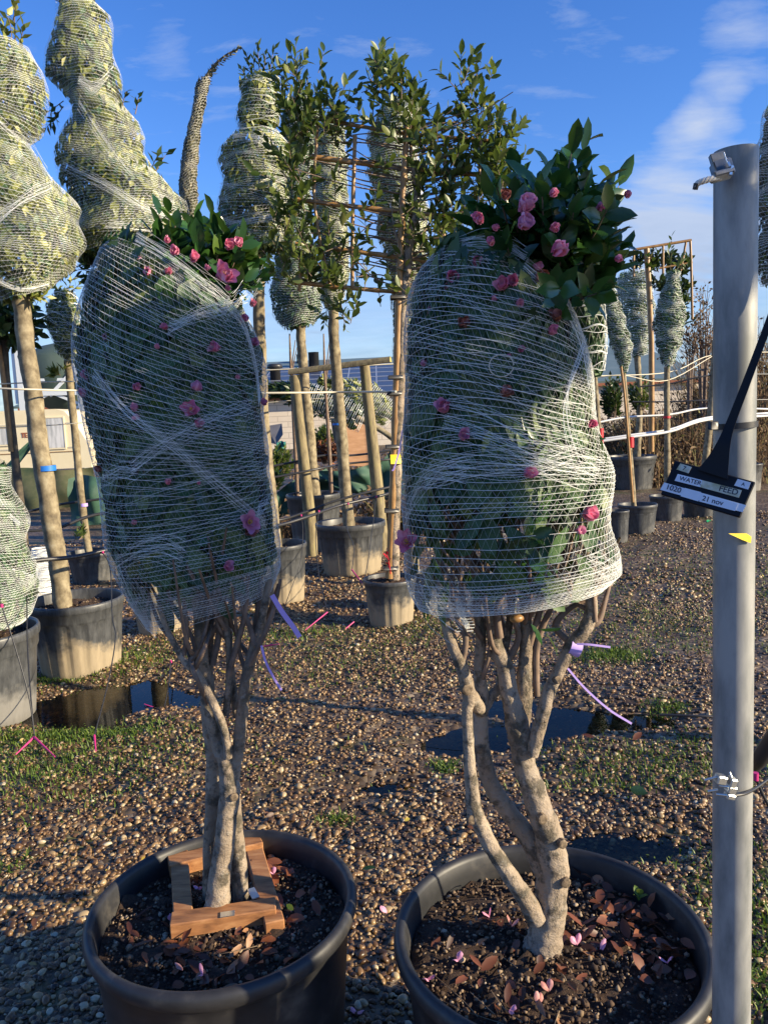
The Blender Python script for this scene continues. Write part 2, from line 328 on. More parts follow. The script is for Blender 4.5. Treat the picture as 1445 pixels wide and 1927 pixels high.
_fr = nd(wm_, 'ShaderNodeFresnel'); _fr.inputs[0].default_value = 1.22; _mx = nd(wm_, 'ShaderNodeMixShader'); lk(wm_, _fr.outputs[0], _mx.inputs[0]); lk(wm_, _tr.outputs[0], _mx.inputs[1]); lk(wm_, _gl.outputs[0], _mx.inputs[2]); lk(wm_, _mx.outputs[0], wm_.node_tree.nodes['Material Output'].inputs[0])
M['grass'] = island('grass_blade', [(0, (0.05, 0.09, 0.012)), (0.6, (0.11, 0.19, 0.02)), (1, (0.2, 0.26, 0.04))], 0.5, 0.3)
gal = noisy('galvanised_steel', [(0.36, (0.17, 0.18, 0.175)), (0.5, (0.27, 0.275, 0.265)), (0.64, (0.36, 0.36, 0.34))], 24, 0.5, 0.12, 0.001, (1, 1, 0.3), 9, 0.15); M['steel'] = gal
M['bright_steel'] = mat('bright_steel', (0.62, 0.63, 0.62), 0.3, 0.9)
M['rope'] = noisy('white_rope', [(0.3, (0.55, 0.5, 0.42)), (0.7, (0.75, 0.72, 0.64))], 80, 0.8, 0.2)
M['caravan'] = noisy('cream_panel', [(0.3, (0.78, 0.67, 0.42)), (0.7, (0.84, 0.74, 0.50))], 2, 0.5, 0.05)
M['glass'] = noisy('curtained_window', [(0.35, (0.42, 0.43, 0.42)), (0.6, (0.7, 0.7, 0.68))], 3, 0.15, 0, stretch=(3, 3, 0.4))
M['tank'] = noisy('green_tank', [(0.3, (0.045, 0.075, 0.06)), (0.7, (0.07, 0.10, 0.085))], 2, 0.6, 0.05)
M['greenmesh'] = noisy('green_mesh', [(0.3, (0.015, 0.05, 0.035)), (0.7, (0.04, 0.11, 0.07))], 3, 0.7, 0.2, 0.02)
M['block'] = None
bw = mat('block_wall', (0.6, 0.5, 0.4), 0.8); bt = nd(bw, 'ShaderNodeTexBrick'); bt.inputs['Scale'].default_value = 1.0
bt.inputs['Brick Width'].default_value = 1.2; bt.inputs['Row Height'].default_value = 0.32; bt.inputs['Mortar Size'].default_value = 0.02
bt.inputs['Color1'].default_value = (0.74, 0.64, 0.51, 1); bt.inputs['Color2'].default_value = (0.68, 0.58, 0.46, 1); bt.inputs['Mortar'].default_value = (0.36, 0.3, 0.24, 1)
tq = nd(bw, 'ShaderNodeTexCoord'); sq = nd(bw, 'ShaderNodeSeparateXYZ'); cq = nd(bw, 'ShaderNodeCombineXYZ'); lk(bw, tq.outputs['Object'], sq.inputs[0]); lk(bw, sq.outputs[0], cq.inputs[0]); lk(bw, sq.outputs[2], cq.inputs[1]); lk(bw, cq.outputs[0], bt.inputs['Vector'])
lk(bw, mixc(bw, 0.35, bt.outputs[0], ramp(bw, noise(bw, 1.2, 6, 0.7), [(0.3, (0.5, 0.42, 0.33)), (0.7, (0.76, 0.67, 0.55))])), bsdf(bw).inputs['Base Color']); M['block'] = bw
M['roof'] = noisy('green_sheet_roof', [(0.3, (0.10, 0.15, 0.14)), (0.7, (0.16, 0.21, 0.2))], 0.7, 0.5, 0.05)
M['solar'] = mat('solar_cell', (0.05, 0.055, 0.075), 0.3); M['alu'] = mat('panel_frame', (0.5, 0.52, 0.55), 0.4, 0.4)
M['scrub'] = island('dry_scrub', [(0, (0.06, 0.035, 0.018)), (0.5, (0.17, 0.10, 0.05)), (0.85, (0.28, 0.19, 0.10)), (1, (0.16, 0.17, 0.05))], 0.8, 0.2)
M['whitesteel'] = mat('white_painted_steel', (0.66, 0.70, 0.72), 0.45)
M['rust'] = mat('terracotta', (0.3, 0.1, 0.05), 0.8)
M['greysheet'] = noisy('grey_board', [(0.3, (0.10, 0.10, 0.12)), (0.7, (0.16, 0.16, 0.18))], 3, 0.7, 0)

# ------------------------------------------------------------------ ground, gravel, puddles
DIPS = []
for (px, py, ax, ay, dep) in [(215, 1315, 0.50, 0.34, 0.065), (262, 1300, 0.12, 0.42, 0.055), (1010, 1365, 0.42, 0.16, 0.048), (930, 1330, 0.3, 0.14, 0.045), (860, 1400, 0.25, 0.10, 0.045), (1165, 1592, 0.30, 0.11, 0.060),
                              (710, 1478, 0.20, 0.07, 0.046), (255, 1410, 0.18, 0.06, 0.048), (185, 1495, 0.12, 0.05, 0.045), (1190, 1350, 0.30, 0.12, 0.044), (60, 1330, 0.4, 0.16, 0.036)]:
    g = Zp(px, py, 0); DIPS.append((g[0], g[1], ax, ay, dep))
def gh(x, y):
    x = np.asarray(x, float); y = np.asarray(y, float)
    h = 0.010 * np.sin(2.1 * x + 0.7 * y + 1) + 0.008 * np.sin(3.7 * y - 1.3 * x) + 0.006 * np.sin(7.1 * x + 4.3 * y) + 0.004 * np.sin(13 * x - 9 * y + 2) + 0.005 * np.sin(21 * x + 5 * y) * np.sin(17 * y - 8 * x) + 0.004 * np.sin(43 * x + 11 * y) * np.sin(37 * y - 19 * x) + 0.012
    h = h * np.clip(1.5 - y / 30, 0, 1)
    for (cx, cy, ax, ay, dp) in DIPS:
        d2 = ((x - cx) / ax) ** 2 + ((y - cy) / ay) ** 2
        h = h - dp * np.exp(-d2 * (1 + 0.35 * np.sin(5 * x + 11 * y)))
    return h
xs = np.concatenate([-np.geomspace(400, 4.2, 26), np.linspace(-4, 4, 161), np.geomspace(4.2, 400, 26)])
ys = np.concatenate([[-300, -60, -10, -3], np.linspace(-1, 9, 201), np.geomspace(9.3, 900, 46)])
X, Y = np.meshgrid(xs, ys); mb = MB(); nx = len(xs)
i = np.arange(len(ys) - 1)[:, None] * nx; j = np.arange(nx - 1)[None]
mb.add(np.stack([X, Y, gh(X, Y)], -1).reshape(-1, 3), np.stack([i + j, i + j + 1, i + nx + j + 1, i + nx + j], -1).reshape(-1, 4))
kind(mb.build('ground', M['ground'], loc=(0, 0, 0)), 'structure')
for q, (cx, cy, ax, ay, dp) in enumerate(DIPS):
    mb = MB(); a = np.linspace(0, 2 * math.pi, 49)[:-1]; k = 1.7
    mb.add(np.vstack([np.stack([cx + k * ax * np.cos(a), cy + k * ay * np.sin(a), np.full(48, -0.016 - 0.0006 * q)], -1), [[cx, cy, -0.016 - 0.0006 * q]]]),
           np.stack([np.arange(48), (np.arange(48) + 1) % 48, np.full(48, 48)], -1))
    kind(mb.build('puddle', M['water'], loc=(cx, cy, 0)), 'structure')

t_ = (1 + 5 ** 0.5) / 2
ICO = unit(np.array([(-1, t_, 0), (1, t_, 0), (-1, -t_, 0), (1, -t_, 0), (0, -1, t_), (0, 1, t_), (0, -1, -t_), (0, 1, -t_), (t_, 0, -1), (t_, 0, 1), (-t_, 0, -1), (-t_, 0, 1)]))
ICOF = np.array([(0, 11, 5), (0, 5, 1), (0, 1, 7), (0, 7, 10), (0, 10, 11), (1, 5, 9), (5, 11, 4), (11, 10, 2), (10, 7, 6), (7, 1, 8), (3, 9, 4), (3, 4, 2), (3, 2, 6), (3, 6, 8), (3, 8, 9), (4, 9, 5), (2, 4, 11), (6, 2, 10), (8, 6, 7), (9, 8, 1)])
def subdiv(V, F):
    V = list(map(tuple, V)); c = {}; out = []
    def mid(a, b):
        k = (min(a, b), max(a, b))
        if k not in c: c[k] = len(V); V.append(tuple(unit(np.array(V[a]) + np.array(V[b]))))
        return c[k]
    for a, b, d in F:
        p, q, r = mid(a, b), mid(b, d), mid(d, a); out += [(a, p, r), (b, q, p), (d, r, q), (p, q, r)]
    return np.array(V), np.array(out)
ICO2, ICO2F = subdiv(ICO, ICOF)
def stones(mb, c, size, V0, F0, flat=(0.55, 0.95), jit=0.12, tilt=0.5):
    n = len(c); k = len(V0)
    sc = np.stack([size * rng.uniform(0.9, 1.35, n), size * rng.uniform(0.75, 1.0, n), size * rng.uniform(*flat, n)], -1)
    V = V0[None] * sc[:, None] * (1 + rng.normal(0, jit, (n, k, 1)))
    a = rng.uniform(0, 6.28, n); b = rng.normal(0, tilt, n)
    x, y, z = V[..., 0], V[..., 1], V[..., 2]
    y, z = y * np.cos(b)[:, None] - z * np.sin(b)[:, None], y * np.sin(b)[:, None] + z * np.cos(b)[:, None]
    x, y = x * np.cos(a)[:, None] - y * np.sin(a)[:, None], x * np.sin(a)[:, None] + y * np.cos(a)[:, None]
    V = np.stack([x, y, z], -1) + c[:, None]
    F = F0[None] + (np.arange(n) * k)[:, None, None]
    mb.add(V.reshape(-1, 3), F.reshape(-1, 3))
POTS = []           # footprints (x, y, r) kept free of gravel
mbG = MB()
def gravel(y0, y1, dens, smin, smax, V0, F0, jit):
    n = int(dens * (y1 ** 2 - y0 ** 2) / 2 * 1.24)
    y = np.sqrt(rng.uniform(y0 ** 2, y1 ** 2, n)); x = rng.uniform(-0.62, 0.62, n) * y
    keep = rng.uniform(0, 1, n) < np.clip(1.05 - 0.5 * np.clip((y - 2.6) / 1.2, 0, 1) * np.clip((x - 0.15) / 0.5, 0, 1) + 0.45 * np.sin(2.3 * x + 1.3 * y + 1.1 * np.sin(2.9 * y - x)) * np.clip((y - 2.5) / 1.5, 0, 1) - 0.15 * np.clip((y - 2.5), 0, 1), 0.15, 1)
    x, y = x[keep], y[keep]; n = len(x); s = rng.uniform(smin, smax, n) * rng.choice([0.45, 0.65, 0.85, 1, 1.35], n, p=[.2, .25, .25, .2, .1])
    stones(mbG, np.stack([x, y, gh(x, y) + s * 0.22], -1), s, V0, F0, jit=jit, flat=(0.4, 0.85))
gravel(1.25, 3.0, 4800, 0.0068, 0.0122, ICO2, ICO2F, 0.05)
gravel(3.0, 6.2, 2700, 0.0078, 0.0135, ICO, ICOF, 0.1)
gravel(6.2, 11, 800, 0.012, 0.02, ICO, ICOF, 0.12)
kind(mbG.build('gravel', M['stone'], loc=(0, 0, 0)), 'stuff')
mbS = MB()
def blades(mb, c, h, w, lean=0.5):
    n = len(c); a = rng.uniform(0, 6.28, n); ln = rng.uniform(0, lean, n); h = h * rng.uniform(0.5, 1.2, n)
    d = np.stack([np.cos(a), np.sin(a), np.zeros(n)], -1); s = np.stack([-np.sin(a), np.cos(a), np.zeros(n)], -1) * w
    up = np.array([0, 0, 1.0]); m1 = c + d * (h * ln * 0.35)[:, None] + up * (h * 0.6)[:, None]; t1 = c + d * (h * ln)[:, None] + up * h[:, None]
    V = np.stack([c - s, c + s, m1 + s * 0.8, m1 - s * 0.8, t1], 1)
    b = (np.arange(n) * 5)[:, None]
    mb.add(V.reshape(-1, 3), np.zeros((0, 4)) if n == 0 else (np.array([[0, 1, 2, 3]]) + b)); mb.f.setdefault((3, 0), []).append(np.array([[3, 2, 4]]) + b + mb.n - 5 * n)
gp = []
for (px, py, sx, sy, n) in [(45, 1450, 0.5, 0.25, 900), (140, 1385, 0.25, 0.08, 500), (30, 1290, 0.2, 0.08, 160), (230, 1250, 0.15, 0.2, 200), (560, 1195, 0.25, 0.12, 160), (300, 1230, 0.2, 0.3, 120), (800, 1180, 0.2, 0.2, 120), (1150, 1240, 0.13, 0.08, 260), (1230, 1190, 0.5, 0.4, 300), (1255, 1335, 0.06, 0.04, 70),
                            (1080, 1150, 0.6, 0.6, 300), (1300, 1070, 0.9, 0.8, 500), (650, 1260, 0.4, 0.25, 160), (835, 1445, 0.03, 0.03, 40), (1240, 1430, 0.3, 0.15, 260), (635, 1545, 0.04, 0.02, 30), (1425, 1720, 0.12, 0.18, 220), (1440, 1850, 0.1, 0.1, 140), (1170, 1475, 0.2, 0.04, 60), (20, 1640, 0.05, 0.05, 20), (1420, 1110, 0.4, 0.5, 200), (700, 1210, 0.4, 0.15, 120), (90, 1280, 0.2, 0.05, 150)]:
    n = int(n * 2.6); g = Zp(px, py, 0); gp.append(np.stack([g[0] + rng.normal(0, sx, n), g[1] + rng.normal(0, sy, n)], -1))
gp = np.concatenate(gp); gp = np.column_stack([gp, gh(gp[:, 0], gp[:, 1]) - 0.002])
blades(mbS, gp, 0.030, 0.0030, 1.1)
nm = len(gp); pk = gp[rng.integers(0, nm, nm)] + np.column_stack([rng.normal(0, .03, nm), rng.normal(0, .03, nm), rng.uniform(.004, .018, nm)])

# ------------------------------------------------------------------ leaves
LEAF8 = np.array([(0, 0, 0)] + [(s * w, t, z) for t, w, z0 in ((0.22, 0.36, 0.02), (0.5, 0.5, 0.03), (0.78, 0.34, 0.01)) for s, z in ((-1, z0 + 0.1), (0, z0), (1, z0 + 0.1))] + [(0, 1, -0.07)])
LEAF8Q = np.array([(1, 2, 5, 4), (2, 3, 6, 5), (4, 5, 8, 7), (5, 6, 9, 8)]); LEAF8T = np.array([(0, 2, 1), (0, 3, 2), (7, 8, 10), (8, 9, 10)])
LEAF4 = np.array([(0, 0, 0), (-0.5, 0.45, 0.1), (0, 0.5, 0), (0.5, 0.45, 0.1), (0, 1, -0.05)])
LEAF4T = np.array([(0, 2, 1), (0, 3, 2), (1, 2, 4), (2, 3, 4)])
def leaves(mb, pos, d, nrm, length, width, hi=True, mi=0):
    n = len(pos); d = unit(d); x = unit(np.cross(d, nrm)); z = np.cross(x, d)
    T = LEAF8 if hi else LEAF4; curl = rng.uniform(-0.25, 0.35, n)
    tv = np.broadcast_to(T[None], (n, len(T), 3)).copy(); tv[..., 2] -= curl[:, None] * tv[..., 1] ** 2 * 0.6
    length = np.broadcast_to(length, (n,)); width = np.broadcast_to(width, (n,))
    V = pos[:, None] + tv[..., :1] * (x * width[:, None])[:, None] + tv[..., 1:2] * (d * length[:, None])[:, None] + tv[..., 2:] * (z * width[:, None])[:, None]
    b = (np.arange(n) * len(T))[:, None, None]; n0 = mb.n
    if hi:
        mb.add(V.reshape(-1, 3), (LEAF8Q[None] + b).reshape(-1, 4), mi); mb.f.setdefault((3, mi), []).append((LEAF8T[None] + b).reshape(-1, 3) + n0)
    else: mb.add(V.reshape(-1, 3), (LEAF4T[None] + b).reshape(-1, 3), mi)
leaves(mbS, pk, rng.normal(0, 1, (nm, 3)) * [1, 1, .35], rng.normal(0, .35, (nm, 3)) + [0, 0, 1], rng.uniform(.008, .018, nm), rng.uniform(.006, .011, nm), False)
kind(mbS.build('grass', M['grass'], loc=(0, 0, 0)), 'stuff')
mbS = MB(); nm = 420; yy = np.sqrt(rng.uniform(3.5, 60, nm)); xx = rng.uniform(-.6, .6, nm) * yy
leaves(mbS, np.column_stack([xx, yy, gh(xx, yy) + rng.uniform(.01, .022, nm)]), rng.normal(0, 1, (nm, 3)) * [1, 1, .3], rng.normal(0, .5, (nm, 3)) + [0, 0, 1], rng.uniform(.02, .05, nm), rng.uniform(.01, .022, nm), True)
mbS_done = mbS
def shoot(mbL, mbT, a, b, n, L_, W_=None, hi=True, start=0.3, tw=0.0022, mi=0):
    """leafy twig from a to b with n leaves around it, opening outward"""
    a = np.asarray(a, float); b = np.asarray(b, float); W_ = W_ or L_ * 0.45
    t = np.linspace(start, 1, n); ax = unit(b - a); p = a + (b - a) * t[:, None]
    h = unit(np.cross(ax, [0.3, 0.5, 0.1])); k = np.cross(ax, h); ang = np.arange(n) * 2.4 + rng.uniform(0, 6.28)
    o = h * np.cos(ang)[:, None] + k * np.sin(ang)[:, None]; sp = (1.35 - 0.85 * t + rng.normal(0, 0.25, n))[:, None]
    d = ax + o * sp * 1.3; nr = unit(ax * 1.0 - o * 0.6 + rng.normal(0, 0.4, (n, 3)))
    leaves(mbL, p, d, nr, L_ * rng.uniform(0.7, 1.15, n), W_ * rng.uniform(0.8, 1.1, n), hi, mi)
    if mbT is not None: tube(mbT, [a, (a + b) / 2 + rng.normal(0, 0.004, 3), b], [tw, tw * 0.8, tw * 0.5], 4, 2, cap=False)

_o = mbS_done.build('gravel_leaf_litter', M['litter'], loc=(0, 0, 0)); _o['label'] = 'small brown and yellow leaves blown about the gravel'; _o['category'] = 'fallen leaves'; kind(_o, 'stuff')

# ------------------------------------------------------------------ wrapped crowns
class Crown:
    """stack of elliptical rings read from the outline: rows (py, x_left, x_right[, tilt])"""
    def __init__(s, rows, Y, depth=0.92, lump=0.05, tilt=(0, 0), lean=0.0, world=False):
        cs, rx = [], []
        for (py, xl, xr) in rows:
            a, b = (np.array([xl, Y, py]), np.array([xr, Y, py])) if world else (P(xl, py, Y), P(xr, py, Y)); cs.append((a + b) / 2); rx.append((b[0] - a[0]) / 2)
        s.c = np.array(cs); s.rx = np.array(rx); s.Y = Y; s.depth = depth; s.n = len(rows)
        s.c[:, 1] += np.linspace(0, 1, s.n) * lean
        ar = np.concatenate([[0], np.cumsum(np.linalg.norm(np.diff(s.c, axis=0), axis=1))]); s.len = ar[-1]; s.t = ar / ar[-1]
        s.tilt = np.linspace(tilt[0], tilt[1], s.n) if len(tilt) == 2 else np.interp(s.t, np.linspace(0, 1, len(tilt)), tilt)
        s.ph = rng.uniform(0, 6.28, 8); s.lump = lump
    def at(s, u, v, off=0.0):
        u = np.asarray(u, float); v = np.asarray(v, float)
        c = np.stack([np.interp(v, s.t, s.c[:, k]) for k in range(3)], -1); r = np.interp(v, s.t, s.rx); tl = np.interp(v, s.t, s.tilt)
        p = s.ph; k = s.len / max(0.1, float(s.rx.mean()))
        w = 1 + s.lump * (np.sin(3 * u + 2.2 * k * v + p[0]) * 0.5 + np.sin(2 * u - 3.7 * k * v + p[1]) * 0.5 + np.sin(5 * u + 5.3 * k * v + p[2]) * 0.35 + np.sin(4.1 * k * v + p[3]) * 0.4)
        rr = r * w + off
        x = rr * np.cos(u)
        return np.stack([c[..., 0] + x, c[..., 1] + rr * s.depth * np.sin(u), c[..., 2] + tl * x], -1)
    def front(s, px, py, off=0.0):
        p = P(px, py, s.Y); Yc = s.Y
        for _ in range(4):
            o = np.argsort(s.c[:, 2]); cx = np.interp(p[2], s.c[o, 2], s.c[o, 0]); r = np.interp(p[2], s.c[o, 2], s.rx[o]); cy = np.interp(p[2], s.c[o, 2], s.c[o, 1])
            q = min(0.97, abs((p[0] - cx) / max(r, 1e-3))); p = P(px, py, cy - s.depth * r * math.sqrt(1 - q * q) - off)
        return p
    def leaf(s, mb, n, L_, W_, inner=0.16, hi=True, vr=(0, 1), vpow=None, up=0.9, mi=0, press=1.0, flat=2.0, nj=0.38):
        v = rng.uniform(*vr, n * 2); r = np.interp(v, s.t, s.rx); keep = rng.uniform(0, 1, n * 2) < (r / r.max()) * (1 if vpow is None else np.clip(vpow(v), 0, 1)); v = v[keep][:n]; m_ = len(v)
        u = rng.uniform(0, 2 * math.pi, m_); dep = np.abs(rng.normal(0, 1, m_)) * inner * s.rx.mean()
        p = s.at(u, v, -dep - 0.004); o = np.stack([np.cos(u), np.sin(u), np.zeros(m_)], -1); tg = np.stack([-np.sin(u), np.cos(u), np.zeros(m_)], -1)
        d = np.array([0, 0, up]) + tg * rng.normal(0, 0.75, (m_, 1)) + o * rng.normal(0, 0.2, (m_, 1)) + rng.normal(0, 0.25, (m_, 3))
        near = np.clip(1 - dep / (0.25 * s.rx.mean()), 0, 1)[:, None]; d = d - o * (d * o).sum(1, keepdims=True) * near * 0.9 - o * 0.12 * near
        p = p - o * (0.004 + 0.02 * L_)
        nr = o * press * (1 + flat * near) + rng.normal(0, nj, (m_, 3))
        leaves(mb, p - unit(d) * L_ * 0.4, d, nr, L_ * rng.uniform(0.7, 1.15, m_), W_ * rng.uniform(0.75, 1.15, m_), hi, mi)
    def net(s, mb, pitch, w, seg=72, off=0.004, tube3=False, vr=(0, 1), zig=1.0, wob=0.25, slope=0.0, rows=None, bunch=0.25):
        """knitted wrap: parallel strands round the crown with a zigzag thread between neighbours"""
        nr = rows or max(3, int(s.len * (vr[1] - vr[0]) / pitch)); a = np.linspace(0, 2 * math.pi, seg + 1); vs = np.linspace(*vr, nr); vs = np.clip(vs + bunch * (pitch / s.len) * (2.2 * np.sin(vs * 19 + s.ph[4]) + 1.3 * np.sin(vs * 47 + s.ph[5])), 0, 1)
        ph = rng.uniform(0, 6.28, 3); per = 2 * math.pi * s.rx.mean()
        def path(v0, u): return v0 + pitch / s.len * wob * (np.sin(2 * u + ph[0] + v0 * 23) + 0.6 * np.sin(5 * u + ph[1] - v0 * 41)) + slope * np.sin(u + ph[2])
        for q, v0 in enumerate(vs):
            pts = s.at(a, np.clip(path(v0, a), 0, 1), off); strand(mb, pts, w, s, a, tube3)
            if q < nr - 1 and zig > 0:
                nz = int(per / (pitch * zig)) * 2; az = np.linspace(0, 2 * math.pi, nz + 1) + rng.uniform(0, 1)
                vv = np.where(np.arange(nz + 1) % 2 == 0, v0, vs[q + 1]); vv = np.clip(path(vv, az), 0, 1)
                strand(mb, s.at(az, vv, off * 0.8), w * 0.7, s, az, tube3)
    def band(s, mb, uv, n, spread, w, off=0.008, tube3=False):
        """bunched strands of net running across the crown through (px,py) points"""
        pts = np.array([s.front(px, py, 0.0) for px, py in uv]); c = spline(pts, 10)
        for k in range(n):
            o = rng.normal(0, spread); z = np.zeros_like(c); z[:, 2] = o + spread * 0.5 * np.sin(np.linspace(0, rng.uniform(2, 9), len(c)) + rng.uniform(0, 6)); z[:, 0] = o * 0.3; z[:, 1] = -off - rng.uniform(0, 0.004)
            ribbon(mb, c + z, w * rng.uniform(0.5, 1), np.array([0.1, -1, 0.15]))
def ribbon(mb, pts, w, nrm):
    T = np.gradient(pts, axis=0); sdir = unit(np.cross(T, np.broadcast_to(nrm, pts.shape))) * w / 2; n = len(pts)
    i = np.arange(n - 1); mb.add(np.vstack([pts - sdir, pts + sdir]), np.stack([i, i + 1, n + i + 1, n + i], -1))
def strand(mb, pts, w, s, a, tube3):
    o = np.stack([np.cos(a), np.sin(a) / s.depth, np.zeros(len(a))], -1)
    if not tube3: ribbon(mb, pts, w, o); return
    T = unit(np.gradient(pts, axis=0)); sd_ = unit(np.cross(T, o)); n = len(pts); h = w / 2
    V = np.vstack([pts - sd_ * h, pts + sd_ * h, pts + unit(o) * h * 1.2]); i = np.arange(n - 1)
    mb.add(V, np.concatenate([np.stack([i + x * n, i + 1 + x * n, i + 1 + y * n, i + y * n], -1) for x, y in ((0, 1), (1, 2), (2, 0))]))

# ------------------------------------------------------------------ pots
def lumpy(a, z): return 1
def make_pot(parent, c, R, H, m_, flutes=0, style='bead', soil_drop=0.06, seg=72, z0=-0.02, chips=0, taper=0.8):
    """plastic pot > soil; c = base centre on the ground, R = outer rim radius"""
    mb = MB(); b = taper * R; k = R / 0.31
    if style == 'bead':
        prof = [(0.001, z0), (b * 0.97, z0), (b, z0 + 0.012)] + [(b + (0.93 * R - b) * t, z0 + (H - 0.05 * k - z0) * t) for t in (0.2, 0.45, 0.7, 0.9)] + [(0.935 * R, H - 0.05 * k), (0.955 * R, H - 0.046 * k), (0.985 * R, H - 0.036 * k), (R, H - 0.022 * k), (0.992 * R, H - 0.008 * k), (0.965 * R, H), (0.935 * R, H - 0.002 * k), (0.918 * R, H - 0.012 * k), (0.905 * R, H - 0.04 * k), (0.89 * R, H - soil_drop - 0.05)]
    else:
        hb = 0.24 * H
        prof = [(0.001, z0), (b * 0.96, z0), (b, z0 + 0.01)] + [(b + (0.925 * R - b) * t, z0 + (H - hb - z0) * t) for t in (0.15, 0.4, 0.65, 0.85, 0.97)] + [(0.94 * R, H - hb), (0.955 * R, H - hb + 0.012), (0.965 * R, H - 0.055 * k), (0.985 * R, H - 0.05 * k), (0.998 * R, H - 0.04 * k), (R, H - 0.012 * k), (0.985 * R, H), (0.95 * R, H), (0.935 * R, H - 0.012 * k), (0.92 * R, H - soil_drop - 0.05)]
    zt = H - 0.24 * H - 0.01
    rm = None
    if flutes: 
        def rm(z, a): return 1 - 0.022 * np.where((z > 0.02) & (z < zt), 1, 0) * np.clip(np.sin(a * flutes) * 3, -0.2, 1)
        seg = max(seg, flutes * 10)
    lathe(mb, (c[0], c[1], 0), prof, seg, rm)
    pot = mb.build('pot', m_, parent)
    mb = MB(); rr = np.linspace(0.02, 0.895 * R, 9); a = np.arange(40) / 40 * 2 * math.pi; zs = H - soil_drop
    V = np.stack([c[0] + rr[:, None] * np.cos(a), c[1] + rr[:, None] * np.sin(a), zs + 0.012 * np.cos(rr / R * 2)[:, None] + rng.normal(0, 0.007, (9, 40))], -1)
    ii = np.arange(8)[:, None] * 40; jj = np.arange(40)[None]; kk = (jj + 1) % 40
    mb.add(V.reshape(-1, 3), np.stack([ii + jj, ii + kk, ii + 40 + kk, ii + 40 + jj], -1).reshape(-1, 4)); mb.add(V[0], [list(range(40))])
    if chips:
        r_ = 0.87 * R * np.sqrt(rng.uniform(0, 1, chips)); a_ = rng.uniform(0, 6.28, chips); sz = rng.uniform(0.0022, 0.0062, chips) * rng.choice([0.6, 1, 1.5], chips, p=[.5, .4, .1])
        cc_ = np.stack([c[0] + r_ * np.cos(a_), c[1] + r_ * np.sin(a_), zs + 0.012 * np.cos(r_ / R * 2) + 0.003 + rng.uniform(0, 0.006, chips)], -1)
        n0 = len(mb.f); m2 = MB(); stones(m2, cc_, sz, ICO, ICOF, jit=0.2)
        mb.add(np.concatenate(m2.v), np.concatenate(m2.f[(3, 0)]), 1)
    mb.build('soil', [M['soil'], M['chips']], pot)
    POTS.append((c[0], c[1], R)); return pot
def pot_spot(xl, xr, ry, by, Yset=None):
    """pot base centre, rim radius and rim height from its outline in the photograph"""
    cx = (xl + xr) / 2
    if Yset is None:
        g = Zp(cx, by, 0); R = (xr - xl) / 2 * mpp(g); Yc = g[1] + R * 0.82
    else: Yc = Yset
    q = P(cx, ry, Yc); R = (xr - xl) / 2 * mpp(q); return np.array([q[0], Yc, 0]), R, q[2]
def path3(pts, Y, wob=0.0):
    """[(px,py,r_px)] -> points and radii at depth Y"""
    p = [P(a, b, Y + (random.uniform(-wob, wob) if wob else 0)) for a, b, _ in pts]; return p, [c * mpp(q) for q, (_, _, c) in zip(p, pts)]

# ------------------------------------------------------------------ flowers
def petal(mb, c, ax, side, L_, W_, cup, mi=0):
    """one cupped petal growing from c along ax, leaning to side"""
    ax = unit(ax); side = unit(side); s = np.cross(ax, side); V = []
    for t in np.linspace(0, 1, 5):
        w = W_ * (0.25 + 1.15 * math.sin(min(1, t * 1.05) * 2.3)) * (0.9 if t > 0.98 else 1)
        for x in (-1, -0.5, 0, 0.5, 1):
            out = cup * math.sin(t * 1.6) * L_ - abs(x) ** 2 * W_ * 0.4
            V.append(c + ax * (t * L_ * (1 - 0.06 * x * x) + (0.03 * L_ * math.sin(7 * x) if t > 0.9 else 0)) + side * out + s * x * w * 0.5)
    F = [[r * 5 + q, r * 5 + q + 1, r * 5 + q + 6, r * 5 + q + 5] for r in range(4) for q in range(4)]
    mb.add(V, F, mi)
def flower(parent, c, d, size, style='open', m_='petal', name='flower'):
    mb = MB(); d = unit(d); h = unit(np.cross(d, [0.21, 0.1, 0.97])); k = np.cross(d, h); c = np.asarray(c, float)
    if style == 'bud': sets = [(3, 0.10, 0.95, 0.55), (4, 0.16, 0.85, 0.6)]
    elif style == 'half': sets = [(4, 0.22, 0.9, 0.6), (5, 0.42, 0.95, 0.62)]
    else: sets = [(4, 0.35, 0.75, 0.6), (6, 0.75, 1.0, 0.66)]
    for n, cup, l, w in sets:
        a0 = rng.uniform(0, 6)
        for q in range(n):
            a = a0 + q * 2 * math.pi / n + rng.normal(0, 0.15); sd_ = h * math.cos(a) + k * math.sin(a)
            petal(mb, c, d + sd_ * cup * 0.7 + rng.normal(0, 0.08, 3), sd_, size * l * rng.uniform(0.85, 1.1), size * w, cup * 0.5)
    if style == 'open':
        q = rng.normal(0, 1, (24, 3)); stones(mb2 := MB(), c + d * size * 0.45 + unit(q) * size * 0.16, np.full(24, size * 0.05), ICO, ICOF)
        mb.add(np.concatenate(mb2.v), np.concatenate(mb2.f[(3, 0)]), 1)
    return mb.build(name, [M[m_], M['stamen']], parent)

